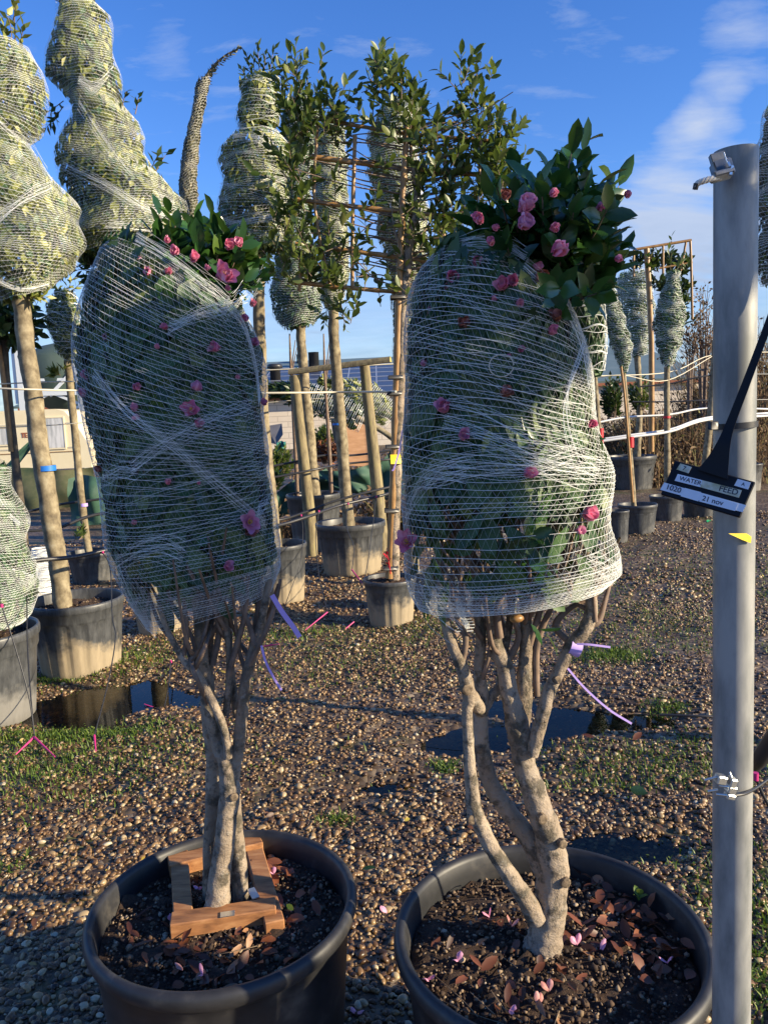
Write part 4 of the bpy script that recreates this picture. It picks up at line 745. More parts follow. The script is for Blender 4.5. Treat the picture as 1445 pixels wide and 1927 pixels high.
# ================================================================== POLE, SIGN, CLAMPS
YP = 1.10
ptop = P(1384, 283, YP); pbot = P(1375, 1900, YP + 0.035); ax = unit(ptop - pbot); pr = 39.5 * mpp(ptop); pend = pbot - ax * ((pbot[2] + 0.08) / ax[2])
t = thing('scaffold_pole', 'galvanised round steel pole standing at the right, nearest the camera', 'pole', pend)
mb = MB(); tube(mb, [pend, pbot, (ptop + pbot) / 2, ptop], pr, 40, 1, cap=False, raw=True); tube(mb, [ptop, ptop - ax * 0.15], pr * 0.92, 32, 1, cap=False, raw=True)
x1 = unit(np.cross(ax, [0, 1, 0])); y1 = np.cross(x1, ax); a = np.arange(40) / 40 * 6.2832; ring = x1 * np.cos(a)[:, None] + y1 * np.sin(a)[:, None]
V = np.vstack([ptop + ring * pr, ptop + ring * pr * 0.92]); i = np.arange(40); mb.add(V, np.stack([i, (i + 1) % 40, 40 + (i + 1) % 40, 40 + i], -1)); mb.build('tube', M['steel'], t)
c = P(1372, 322, YP - pr - 0.004)
t2 = thing('rope_clamp', 'steel rope grip bolted near the top of the pole, white rope through it', 'clamp', c)
mb = MB(); X_ = np.array([1, 0, 0.22]); X_ = unit(X_); Z_ = unit(np.array([-0.2, 0.25, 1])); Yv = np.cross(Z_, X_)
k = mpp(c)
obox(mb, P(1357, 316, c[1]), X_ * 18 * k, Yv * 0.008, Z_ * 13 * k, bev=0.002); obox(mb, P(1358, 330, c[1] - .006), X_ * 20 * k, Yv * 0.010, Z_ * 6 * k, bev=0.002); obox(mb, P(1350, 300, c[1] + .004), X_ * 14 * k, Yv * 0.004, Z_ * 12 * k, bev=0.001)
mb.build('saddle', M['steel'], t2)
for q, w, r_ in (((1361, 287), (1367, 306), 1.6), ((1376, 313), (1372, 330), 5.0), ((1368, 306), (1372, 314), 4.2)):
    mb = MB(); tube(mb, [P(*q, c[1] - .012), P(*w, c[1] - .013)], r_ * k, 8 if r_ < 3 else 6, 2); mb.build('bolt', M['bright_steel'], t2, smooth=r_ < 3)
mb = MB(); pts = spline([P(1356, 334, c[1] - .004), P(1340, 336, c[1] - .012), P(1325, 340, c[1] - .014), P(1312, 345, c[1] - .012), P(1307, 352, c[1] - .010)], 8)
for q in range(3):
    w = np.linspace(0, 16, len(pts)) + q * 2.094; off = np.stack([0.3 * np.cos(w), np.cos(w), np.sin(w)], -1) * 2.6 * k; tube(mb, pts + off, 3.4 * k, 6, raw=True)
ro = tag(mb.build('rope_end', M['rope']), 'cut end of white twisted rope poking left from the pole clamp', 'rope')
mb = MB(); tube(mb, [P(1310, 345, c[1] - .012), P(1307, 357, c[1] - .010)], [5.6 * k, 5.0 * k], 10, 2); mb.build('taped_tip', M['pipe'], ro)
c = P(1365, 1478, YP - pr * 0.9)
t2 = thing('wire_grip', 'cluster of small zinc wire grips and bolts low on the pole', 'clamp', c); k = mpp(c)
for (q, w, r_) in (((1325, 1468), (1348, 1462), 2.6), ((1352, 1478), (1372, 1481), 3.2), ((1331, 1489), (1350, 1486), 2.6), ((1346, 1494), (1370, 1497), 3.2), ((1372, 1453), (1376, 1463), 1.8)):
    mb = MB(); tube(mb, [P(*q, c[1] - .006), P(*w, c[1] - .010)], r_ * k, 8, 2); mb.build('bolt', M['bright_steel'], t2)
for (q, h1, h2) in (((1355, 1466), 10, 8), ((1376, 1472), 7, 9), ((1374, 1484), 9, 7), ((1372, 1497), 9, 5)):
    mb = MB(); obox(mb, P(*q, c[1] - .008), unit(np.array([1, 0.2, -.3])) * h1 * k, unit(np.array([-.2, 1, .2])) * 0.006, unit(np.array([.3, 0, 1])) * h2 * k, bev=0.0015); mb.build('grip', M['bright_steel'], t2, smooth=False)
mb = MB(); tube(mb, [P(1382, 1497, c[1] - .004), P(1400, 1494, c[1] + .005), P(1420, 1484, c[1] + .03), P(1445, 1466, c[1] + .06), P(1480, 1440, c[1] + .1)], 3 * k, 6); tag(mb.build('wire', M['pipe']), 'dark wire running right from the pole wire grips', 'wire')
# cable tie + sign
c = P(1382, 800, YP); k = mpp(c)
mb = MB(); a = np.linspace(0, 2 * math.pi, 41); ct = c
ringp = np.stack([ct[0] + (pr + .0015) * np.cos(a), ct[1] + (pr + .0015) * np.sin(a), ct[2] + 0.05 * (pr) * np.cos(a)], -1)
h = np.array([0, 0, 5.5 * k]); i = np.arange(40); mb.add(np.vstack([ringp - h, ringp + h]), np.stack([i, i + 1, 41 + i + 1, 41 + i], -1)); obox(mb, P(1341, 801, YP - pr * .75), [7 * k, 0, 0], [0, 7 * k, 0], [0, 0, 8 * k], bev=.001)
tag(mb.build('cable_tie', M['pipe']), 'black cable tie strapping the label stem to the pole', 'cable tie')
YS = YP - pr - 0.012
A, B, Cc = P(1270, 866, YS + .032), P(1421, 907, YS - .022), P(1242, 930, YS + .026); Dd = B + (Cc - A); U_ = B - A; V_ = Cc - A; Nn = unit(np.cross(U_, V_)); Nn = Nn if Nn[1] < 0 else -Nn
t = thing('plant_label', 'black plastic plant label on the pole reading WATER FEED 21 nov', 'sign', (A + B) / 2)
mb = MB(); obox(mb, (A + Dd) / 2 - Nn * .003, U_ / 2, V_ / 2 * 1.0, Nn * .0028, bev=.0012); mb.build('panel', M['sign'], t, smooth=False)
mb = MB(); L0 = P(1330, 895, YS + .004); 
pts = [(1340, 893, 27), (1350, 868, 19), (1361, 835, 11.5), (1373, 800, 8), (1398, 735, 7), (1428, 655, 6.5), (1468, 548, 6.5), (1498, 470, 6.5)]
pp = spline(np.array([[*P(x, y, YS - .001 if y > 830 else YS + .002), w * k] for x, y, w in pts]), 5); T = unit(np.gradient(pp[:, :3], axis=0)); s_ = unit(np.cross(T, Nn)); th = Nn * .0016
n = len(pp); Lf = pp[:, :3] - s_ * pp[:, 3:]; Rt = pp[:, :3] + s_ * pp[:, 3:]
V = np.vstack([Lf + th, Rt + th, Rt - th, Lf - th]); i = np.arange(n - 1)
mb.add(V, np.concatenate([np.stack([i + q * n, i + 1 + q * n, i + 1 + w * n, i + w * n], -1) for q, w in ((0, 1), (1, 2), (2, 3), (3, 0))])); mb.build('stem', M['sign'], t, smooth=False)
def onpanel(px, py, off=0.0):
    d = ray(px, py); s = ((A - CAM) @ Nn) / (d @ Nn); return CAM + d * s + Nn * off
def sticker(q, m_, off, name='sticker'):
    mb = MB(); v = np.array([onpanel(*z, off) for z in q]); mb.add(np.vstack([v, v - Nn * .0004]), [[0, 1, 2, 3], [7, 6, 5, 4], [0, 4, 5, 1], [1, 5, 6, 2], [2, 6, 7, 3], [3, 7, 4, 0]]); return mb.build(name, m_, t, smooth=False)
zz_ = lambda x, y: (1200 + x / 5.898, 820 + y / 5.898)
def text_on(par, s, o, e, off, hgt=1.0):
    o, e = onpanel(*zz_(*o), off), onpanel(*zz_(*e), off); xd = e - o; wl = np.linalg.norm(xd); xd = xd / wl; yd = -unit(V_ - (V_ @ xd) * xd)
    cu = bpy.data.curves.new('lettering', 'FONT'); cu.body = s; cu.extrude = 0.0; cu.offset = 0.012; to = bpy.data.objects.new('tmp', cu); COL.objects.link(to)
    me = bpy.data.meshes.new_from_object(to.evaluated_get(bpy.context.evaluated_depsgraph_get())); bpy.data.objects.remove(to)
    co = np.array([v.co[:] for v in me.vertices]); x0, x1_ = co[:, 0].min(), co[:, 0].max(); sc = wl / (x1_ - x0)
    for v, q in zip(me.vertices, co): v.co = Vector(o + xd * (q[0] - x0) * sc + yd * q[1] * sc * hgt - ORG[par.name])
    me.materials.clear(); me.materials.append(M['ink']); ob = bpy.data.objects.new('lettering', me); COL.objects.link(ob); ob.parent = par; return ob
s1 = sticker([zz_(470, 308), zz_(595, 348), zz_(560, 418), zz_(425, 375)], M['label_worn'], .0008); text_on(s1, '7', (490, 380), (522, 390), .0012)
s2 = sticker([zz_(440, 425), zz_(712, 495), zz_(690, 572), zz_(405, 500)], M['label'], .0008); text_on(s2, 'WATER', (452, 492), (696, 553), .0012)
s3 = sticker([zz_(712, 495), zz_(1150, 607), zz_(1118, 690), zz_(690, 572)], M['label_worn'], .0010); text_on(s3, 'FEED', (895, 612), (1098, 662), .0014)
s4 = sticker([zz_(1105, 480), zz_(1250, 520), zz_(1220, 598), zz_(1065, 553)], M['label'], .0008); text_on(s4, 'A', (1140, 552), (1180, 562), .0012)
s5 = sticker([zz_(290, 520), zz_(1200, 772), zz_(1158, 850), zz_(245, 600)], M['label'], .0008); text_on(s5, '1020', (318, 595), (468, 638), .0018)
s6 = sticker([zz_(520, 580), zz_(700, 628), zz_(668, 730), zz_(472, 672)], M['label'], .0011); s7 = sticker([zz_(712, 650), zz_(1110, 752), zz_(1076, 838), zz_(676, 730)], M['label'], .0013); text_on(s7, '21 nov', (705, 718), (938, 778), .0017)
mb = MB(); q = [P(1370, 1004, YP - pr - .001), P(1404, 1004, YP - pr * .75), P(1413, 1010, YP - pr * .55), P(1412, 1022, YP - pr * .55), P(1396, 1016, YP - pr * .85)]
mb.add(q, [[0, 1, 4], [1, 2, 3], [1, 3, 4]]); mb.add(np.array(q) + [0, 0.0006, 0], [[0, 4, 1], [1, 3, 2], [1, 4, 3]]); tag(mb.build('tape_scrap', M['yellow']), 'yellow pointed tape scrap stuck on the pole below the label', 'tape')

# ================================================================== ROW TREES BEHIND
def wrapped_tree(label, crowns, trunk=None, pot=None, Y=None, leaf='leaf_olive', netw=0.0014, pitch=0.018, nl=3200, ll=0.085, lw=0.038, tips=(), loose=(), tape=None, group='netted standard trees', name='netted_tree', potm='pot_muddy', flutes=16, barkm='bark_light', bands=(), tipleaf=None, drop_ribbon=None, stake=None, net2=True, tiltd=(0.05, -0.25, 0.15), hi=False, netm='net', inner=0.12, world=None):
    if pot:
        c, R, H = pot_spot(*pot[:4], *(pot[4:5])); Y = c[1]
    loc = world if world else (c[0], c[1], 0) if pot else (P(trunk[-1][0], trunk[-1][1], Y)[0] if trunk else P((crowns[-1][-1][1] + crowns[-1][-1][2]) / 2, crowns[-1][-1][0], Y)[0], Y, 0)
    t = thing(name, label, 'potted tree' if pot else 'tree', loc, group)
    if pot: make_pot(t, c, R, H, M[potm], flutes, 'lip', 0.07, chips=350)
    if trunk:
        p, r = path3(trunk, Y)
        if p[-1][2] > 0.02 and not pot: p.append(p[-1] + (p[-1] - p[-2]) * (p[-1][2] / max(1e-3, (p[-2][2] - p[-1][2])))); r.append(r[-1])
        if pot and p[-1][2] > H - 0.12: p.append(p[-1] - [0, 0, 0.1]); r.append(r[-1])
        mb = MB(); tube(mb, p, r, 12, 12, noise=0.075); tr = mb.build('trunk', M[barkm], t)
        if tape:
            for (i0, m_) in tape:
                q = P(*i0[:2], Y); mb = MB(); rr = i0[2] * mpp(q); tube(mb, [q - [0, 0, i0[3] * mpp(q)], q + [0, 0, i0[3] * mpp(q)]], rr, 12, 1, cap=False, raw=True); mb.build('tape_band', M[m_], tr)
    if stake:
        p, r = path3(stake[0], Y + stake[1]); mb = MB(); tube(mb, p, r, 8, 4); mb.build('stake', M['bamboo'], t)
    CR = []; mb = MB(); mbn = MB()
    for rows in crowns:
        C = Crown(rows, Y, 0.9, 0.10, tiltd, world=bool(world)); CR.append(C)
        n = int(nl * C.len * C.rx.mean() * 2.5)
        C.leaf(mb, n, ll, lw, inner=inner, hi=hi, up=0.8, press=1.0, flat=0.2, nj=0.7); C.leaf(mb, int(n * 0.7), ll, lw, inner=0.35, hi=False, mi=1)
        C.net(mbn, pitch, netw * 0.85, 56, 0.005, False, (0, 1), 1.3, 0.55)
        pass
    for (ci, uv, nb, sp) in bands: CR[ci].band(mbn, uv, nb, sp, netw, 0.012)
    mt_ = MB()
    m3 = MB()
    for (a, b, n, L_) in tips: shoot(m3, mt_, P(*a, Y), P(*b, Y + rng.normal(0, 0.08)), n, L_, L_ * 0.4, hi, 0.25, 0.004)
    for (cx, cy, rx, ry, n, L_) in loose:
        c0 = P(cx, cy, Y); k = mpp(c0); ns = max(4, n // 9)
        for _ in range(ns):
            q = unit(rng.normal(0, 1, 3)) * rng.uniform(0.25, 1) ** 0.6; b = c0 + q * [rx * k, rx * k * 0.9, ry * k]; a = c0 + (b - c0) * 0.4 + [0, 0, -0.1 * ry * k]
            shoot(m3, mt_, a, b, 9, L_, L_ * 0.42, hi, 0.2, 0.004)
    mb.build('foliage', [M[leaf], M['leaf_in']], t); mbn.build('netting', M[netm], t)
    if m3.n: m3.build('loose_foliage', M[tipleaf or leaf], t)
    if mt_.n: kind(mt_.build('twigs', M['twig'], t), 'stuff')
    return t, CR, Y
tipsA = [((22, 90), (15, 30), 8, .09), ((30, 80), (28, 2), 9, .09), ((10, 100), (-8, 40), 9, .09), ((35, 95), (45, 50), 7, .08), ((5, 100), (8, 50), 8, .09), ((25, 40), (34, -12), 5, .08)]
wrapped_tree('tall netted standard tree at the left edge, pale bare trunk with blue tape', [
    [(92, -50, 52), (130, -65, 74), (170, -72, 82), (205, -66, 82), (240, -58, 74), (262, -50, 52), (285, -60, 70), (320, -68, 104), (370, -74, 138), (420, -76, 149), (470, -70, 147), (510, -55, 132), (545, -18, 100), (562, 5, 78)]],
    [(36, 530, 15), (44, 600, 16), (60, 720, 16), (74, 830, 17), (94, 960, 17), (108, 1050, 17), (120, 1138, 17)], (55, 230, 1125, 1280), nl=3400, tips=tipsA, tape=[((88, 881, 17.5, 5), 'blue')],
    bands=[(0, [(-10, 220), (30, 255), (55, 275), (90, 330)], 16, .02), (0, [(-10, 420), (40, 380), (100, 350)], 14, .02), (0, [(-20, 520), (40, 545), (95, 535)], 14, .015)], tiltd=(0.1, -0.3, 0.15), loose=[(40, 560, 60, 12, 30, .07)], pitch=0.018)
mb = MB(); 
tC = wrapped_tree('tallest netted tree, twisted twin-bulge crown with bare leafy skirt, behind the left camellia', [
    [(0, 108, 168), (30, 112, 200), (70, 104, 212), (105, 90, 216), (150, 94, 226), (185, 125, 230), (215, 138, 255), (245, 136, 265), (275, 118, 266), (310, 114, 290), (345, 124, 318), (375, 138, 345), (405, 146, 352), (440, 144, 335), (475, 146, 280)]],
    [(205, 480, 13), (222, 600, 13), (250, 800, 14), (275, 1000, 15), (292, 1150, 16)], (250, 345, 1125, 1198), nl=3200, potm='pot_muddy',
    tips=[((125, 20), (105, -25), 8, .09), ((140, 20), (135, -30), 8, .09), ((160, 15), (172, -25), 8, .09), ((120, 200), (88, 240), 9, .08), ((110, 210), (100, 232), 6, .08), ((120, 190), (84, 215), 7, .08), ((285, 320), (300, 288), 6, .1), ((290, 330), (312, 292), 5, .1), ((255, 215), (262, 180), 6, .08), ((230, 200), (238, 172), 6, .08)],
    loose=[(190, 500, 62, 35, 300, .08), (200, 535, 45, 28, 160, .08), (180, 560, 30, 18, 40, .08)], tipleaf='leaf_dark', bands=[(0, [(150, 150), (180, 165), (215, 130)], 14, .018), (0, [(120, 310), (200, 350), (280, 395), (345, 410)], 14, .02), (0, [(150, 190), (190, 250), (250, 330), (330, 380)], 10, .02), (0, [(145, 425), (210, 420), (330, 430)], 18, .02)], pitch=0.02)
mb = MB()
# slim wrapped conifer
Yd = 7.4; t = thing('wrapped_conifer', 'slim grey-green wrapped conifer with bent drooping tip against the sky', 'tree', (P(358, 430, Yd)[0] + 0.35, Yd, 0))
mb = MB(); mbn = MB(); C = Crown([(150, 372, 398), (175, 366, 392), (210, 360, 386), (250, 350, 378), (290, 342, 376), (330, 337, 372), (370, 337, 373), (420, 340, 374), (520, 345, 378), (640, 352, 384)], Yd, 1, 0.09, (0.3, 0.5, 0.2))
C.leaf(mb, 5200, 0.07, 0.03, inner=0.15, hi=False, press=0.9, flat=0, nj=.6); C.net(mbn, 0.024, 0.0016, 24, 0.002, False, zig=1.5)
shoot(mb, None, P(388, 160, Yd), P(405, 125, Yd), 26, .07, .03, False, 0); shoot(mb, None, P(398, 130, Yd), P(450, 90, Yd), 34, .055, .025, False, 0.1)
mt_ = MB(); tube(mt_, [P(362, 600, Yd), P(358, 330, Yd), P(385, 165, Yd), P(400, 128, Yd), P(425, 104, Yd), P(452, 90, Yd)], [.05, .04, .02, .012, .008, .004], 8); tube(mt_, [P(362, 590, Yd), P(372, 800, Yd), P(385, 1000, Yd), np.array([P(385, 1000, Yd)[0] + .02, Yd, -.02])], [.05, .05, .055, .055], 8)
mb.build('foliage', M['leaf_grey'], t); mbn.build('netting', M['net_dim'], t); mt_.build('trunk', M['bark_dark'], t)
wrapped_tree('netted bottle-shaped tree with leafy tuft on top, left of the bamboo trellis', [
    [(152, 452, 527), (185, 449, 526), (220, 448, 525), (242, 446, 528)], [(254, 436, 528), (280, 420, 540), (320, 419, 546), (360, 413, 548), (400, 410, 550), (440, 414, 545), (475, 425, 535)]],
    [(486, 480, 11), (488, 570, 11), (490, 690, 12), (500, 850, 12), (518, 1025, 13)], (470, 577, 1022, 1140), nl=3000, tips=[((490, 150), (485, 85), 14, .075), ((505, 150), (516, 90), 14, .075), ((475, 155), (465, 105), 12, .075), ((515, 155), (533, 125), 10, .075), ((465, 155), (455, 130), 9, .07), ((495, 150), (500, 100), 10, .07), ((480, 150), (478, 110), 10, .07)],
    loose=[(500, 455, 60, 45, 220, .085)], tipleaf='leaf_dark', bands=[(0, [(450, 240), (490, 247), (525, 262)], 18, .015), (1, [(440, 258), (490, 262), (525, 290)], 14, .02), (1, [(412, 405), (440, 420), (480, 412), (540, 400)], 16, .02), (1, [(415, 345), (470, 352), (540, 330)], 10, .02)], pitch=0.02, netw=0.0016, tiltd=(0.05, -0.1, 0.1))
wrapped_tree('dark netted tree behind the trellis with round leafy underside on thin trunk', [
    [(180, 545, 590), (215, 532, 600), (260, 530, 605), (300, 535, 600), (350, 538, 590), (420, 530, 585), (480, 520, 590), (520, 512, 600), (550, 508, 610), (585, 515, 608), (615, 535, 590)]],
    [(566, 610, 9), (568, 660, 9), (575, 740, 10), (584, 840, 11), (592, 935, 12)], (538, 642, 928, 985, 9.6), nl=2500, leaf='leaf_in', tipleaf='leaf_dark', tips=[((560, 190), (560, 115), 14, .08), ((570, 190), (580, 145), 10, .08), ((550, 195), (540, 165), 9, .08)], loose=[(560, 595, 46, 22, 160, .07)], pitch=0.026, netw=0.0019, flutes=12, potm='pot_grey')
wrapped_tree('pale netted slender tree on straight trunk in the biggest ribbed pot', [
    [(235, 600, 648), (275, 592, 652), (320, 590, 655), (370, 588, 655), (420, 596, 656), (465, 602, 658), (510, 600, 660), (545, 600, 652), (580, 612, 642)]],
    [(627, 585, 10), (630, 660, 10), (638, 760, 11), (646, 870, 11), (656, 985, 11)], (593, 725, 981, 1085), nl=3000, tape=[((637, 798, 11.4, 2), 'blue')], pitch=0.02, netw=0.0019, tips=[((610, 240), (605, 195), 10, .09), ((630, 240), (640, 200), 10, .09), ((640, 560), (650, 620), 8, .09), ((620, 565), (610, 610), 8, .09)])
wrapped_tree('whitish netted tree partly hidden behind the centre of the bamboo trellis', [
    [(190, 742, 786), (220, 705, 790), (260, 690, 786), (310, 692, 790), (360, 700, 800), (410, 706, 805), (460, 715, 805), (510, 728, 802), (560, 738, 802), (620, 738, 800), (680, 742, 800), (725, 748, 792)]],
    [(766, 700, 9), (770, 850, 10), (775, 1000, 11)], None, 7.2, nl=2800, pitch=0.02, netw=0.0019, bands=[(0, [(740, 190), (770, 260), (790, 330), (790, 420)], 22, .03)])
# back-left small trees
wrapped_tree('small netted tree on thin stem in front of the caravan window', [[(548, 100, 140), (580, 90, 150), (610, 88, 155), (635, 95, 160), (655, 105, 162), (678, 128, 158)]], [(128, 675, 7), (135, 750, 7), (146, 860, 7), (156, 960, 7), (166, 1028, 7)], (128, 216, 1037, 1102), nl=2600, pitch=0.028, netw=0.0025, tips=[((115, 552), (100, 530), 7, .1), ((125, 550), (135, 525), 7, .1), ((135, 550), (150, 535), 6, .1)], loose=[(118, 705, 14, 18, 24, .12)], potm='pot_plain', flutes=12, group='small netted trees at the left', tape=[((158, 950, 7.6, 3), 'purple')])
wrapped_tree('dim netted tree crown tucked behind the left camellia wrap', [[(545, 158, 200), (575, 155, 205), (605, 158, 205), (632, 172, 198)]], [(184, 630, 7), (196, 800, 7), (215, 1000, 8)], None, 8.2, leaf='leaf_in', nl=2600, pitch=0.028, netw=0.0025, group='small netted trees at the left')
Yj = 7.2; t = thing('evergreen_tree', 'unwrapped dark leafy tree at the left edge with staked thin stem', 'tree', (P(52, 1075, Yj)[0], Yj, 0))
mb = MB(); mt_ = MB()
for _ in range(60):
    q = unit(rng.normal(0, 1, 3)) * rng.uniform(0.3, 1) ** .5; b = P(18 + q[0] * 62, 612 - q[2] * 62, Yj + q[1] * .3); a = P(15 + q[0] * 22, 620 - q[2] * 20, Yj + q[1] * .1); shoot(mb, mt_, a, b, 10, .13, .06, True, .2, .004)
mb.build('foliage', M['leaf_dark'], t); kind(mt_.build('twigs', M['twig'], t), 'stuff'); mb = MB(); p, r = path3([(8, 640, 7), (14, 720, 7), (28, 850, 7.5), (42, 980, 8), (52, 1075, 8), (54, 1098, 8)], Yj); tube(mb, p, r, 9, noise=.04); mb.build('trunk', M['bark_dark'], t)
mb = MB(); p, r = path3([(-2, 650, 5), (8, 720, 5), (22, 850, 5)], Yj - .04); tube(mb, p, r, 8); mb.build('stake', M['bamboo'], t)
# big netted shrub, foreground left
wrapped_tree('low netted shrub bulging over the grey pot at the left edge', [[(860, -90, 12), (900, -95, 22), (940, -100, 34), (985, -102, 44), (1030, -104, 46), (1070, -105, 60), (1100, -104, 72), (1135, -100, 66), (1165, -95, 55), (1182, -85, 40)]], [(-30, 1180, 14), (-30, 1230, 14)], (-155, 66, 1185, 1380), nl=3600, leaf='leaf_in', ll=.06, potm='pot_grey', flutes=0, pitch=0.014, netw=0.0016, name='netted_shrub', group=None, tiltd=(-.4, -.1, .1), bands=[(0, [(-20, 900), (15, 960), (40, 985)], 14, .01), (0, [(-20, 1060), (30, 1075), (66, 1085)], 14, .01)])
# trunk stubs wrapped sheet near it
Yw = 6.6; mb = MB(); 
C = Crown([(1032, 62, 98), (1060, 58, 106), (1090, 54, 110), (1115, 52, 112)], Yw, .9, .08, (0, 0)); C.net(mb, .012, .006, 40, .002, False, zig=1); tag(mb.build('netting_bundle', M['net']), 'loose white netting bundle on the ground between the left trunks', 'netting')

# ------------------------------------------------------------------ bamboo trellis tree
c, R, H = pot_spot(683, 783, 1087, 1182); Yt = c[1]
t = thing('trellis_tree', 'espalier tree trained on a brown bamboo grid in the middle', 'potted tree', (c[0], c[1], 0))
make_pot(t, c, R, H, M['pot_muddy'], 14, 'lip', .03)
def pole_part(name, pts, m_, dy=0.0, nodes=0):
    p, r = path3(pts, Yt + dy); r = [q * 0.72 for q in r]; mb = MB(); s = spline(np.column_stack([p, r]), 8); rr = s[:, 3].copy()
    if nodes: rr[::nodes] *= 1.18
    tube(mb, s[:, :3], rr, 8, raw=True); return mb.build(name, M[m_], t)
mb = MB(); p, r = path3([(772, 440, 7), (766, 500, 9), (760, 560, 9), (755, 680, 9.5), (750, 800, 9.5), (745, 920, 9.5), (742, 1030, 10), (742, 1092, 10)], Yt - .02); tube(mb, p, r, 10, 8, noise=.05); tube(mb, [*[P(768, 478, Yt - .02), P(782, 380, Yt), P(775, 300, Yt), P(770, 240, Yt)]], [.022, .018, .013, .008], 7)
for a, b in (((765, 480), (800, 330)), ((770, 500), (735, 380)), ((770, 440), (790, 360)), ((775, 460), (820, 400)), ((760, 520), (735, 470))): tube(mb, [P(*a, Yt), (P(*a, Yt) + P(*b, Yt)) / 2 + rng.normal(0, .02, 3), P(*b, Yt)], [.013, .009, .005], 6)
tr = mb.build('trunk', M['bark'], t)
pole_part('bamboo_cane', [(766, 232, 7.5), (757, 380, 8), (752, 520, 8.5), (748, 640, 9), (742, 850, 9.5), (733, 1088, 10)], 'bamboo', -.035, 5)
for q in ([(588, 222, 5), (680, 238, 5), (770, 252, 5), (938, 266, 4)], [(586, 295, 7), (680, 307, 7), (770, 318, 6), (905, 330, 5)], [(560, 376, 6), (660, 388, 6), (745, 397, 6), (890, 412, 4)], [(556, 459, 5), (660, 472, 6), (770, 487, 6), (880, 500, 4)], [(553, 531, 6), (650, 541, 6), (765, 551, 5), (860, 560, 4)],
          [(668, 255, 5), (664, 400, 5), (663, 540, 5)], [(567, 470, 5), (563, 548, 5)], [(838, 262, 5), (836, 400, 5), (834, 505, 4)], [(598, 230, 4), (592, 380, 4), (620, 535, 4)], [(905, 262, 4), (898, 400, 4)]): pole_part('bamboo_cane', q, 'bamboo', rng.normal(.0, .012), 6)
for (x, y) in ((748, 560), (744, 710), (742, 740), (739, 840), (737, 960), (735, 1068)):
    mb = MB(); q = P(x, y, Yt - .03); k = mpp(q); obox(mb, q, [14 * k, 0, 0], [0, 12 * k, 0], [0, 0, 3.5 * k], bev=.004); mb.build('tie', M['pipe'], tr)
mb = MB(); q = P(745, 864, Yt - .03); k = mpp(q); obox(mb, q, [11 * k, 0, 0], [0, 12 * k, 0], [0, 0, 9 * k], bev=.004); mb.build('tape_band', M['yellow'], tr)
mb = MB(); mt_ = MB()
for _ in range(62):       # trained side branches
    s_ = rng.choice([-1, 1]); y0 = rng.uniform(215, 545); x0 = 770 - (y0 - 250) * .03; x1 = x0 + s_ * rng.uniform(90, 235); x1 = min(x1, 965); y1 = y0 + rng.normal(-12 if s_ < 0 else 0, 26)
    q = [P(x0, y0 + 25, Yt), P((x0 + x1) / 2, y0 + 8, Yt + rng.normal(0, .03)), P(x1, y1, Yt + rng.normal(0, .08))]; tube(mt_, q, [.007, .005, .003], 5, 5, cap=False)
zones = [(585, 330, 55, 200, 52), (545, 450, 45, 100, 40), (600, 240, 55, 50, 24), (590, 490, 60, 70, 20), (640, 560, 45, 55, 20), (560, 300, 30, 60, 20), (560, 200, 22, 70, 20), (715, 200, 35, 70, 32), (760, 200, 40, 60, 20), (750, 300, 45, 60, 14), (720, 340, 40, 120, 16), (700, 500, 30, 80, 12), (890, 210, 35, 75, 32), (870, 300, 85, 60, 60), (940, 290, 50, 60, 34), (850, 380, 75, 80, 52), (830, 470, 60, 70, 40), (900, 350, 60, 60, 34), (800, 530, 40, 60, 18), (790, 420, 40, 80, 20), (945, 360, 40, 40, 12), (825, 250, 40, 40, 18)]
for (cx, cy, rx, ry, n) in zones:
    for _ in range(int(n * (0.9 if cx < 680 else 0.66))):
        a = (cx + rng.uniform(-1, 1) * rx, cy + rng.uniform(-1, 1) * ry); dy = rng.normal(0, .11); b = (a[0] + rng.normal(0, 22), a[1] - rng.uniform(15, 55)); shoot(mb, mt_, P(*a, Yt + dy), P(*b, Yt + dy + rng.normal(0, .04)), rng.integers(5, 9), .098, .043, True, .1, .003)
for b, e in (((905, 260), (888, 138)), ((700, 240), (708, 122)), ((745, 220), (748, 118)), ((960, 260), (985, 230)), ((560, 200), (558, 128)), ((590, 210), (600, 160)), ((780, 250), (778, 165)), ((930, 250), (942, 205))): shoot(mb, mt_, P(*b, Yt), P(*e, Yt), 16, .085, .038, True, .15, .004)
mb.build('foliage', M['leaf_trellis'], t); kind(mt_.build('side_branches', M['twig'], t), 'stuff')
mb = MB(); shoot(mb, mb, P(735, 1080, Yt - .1), P(727, 1038, Yt - .12), 7, .05, .02, True, .1, .004); tag(mb.build('red_seedling', M['red']), 'red-leaved seedling at the foot of the bamboo in its pot', 'weed')
strip('ribbon_tag', [(757, 810), (752, 845), (742, 880), (738, 886)], .012, M['purple'], 'lilac ribbon tied on the bamboo cane above yellow tape', 'ribbon', Y=Yt - .12, grp='purple tree ribbons')

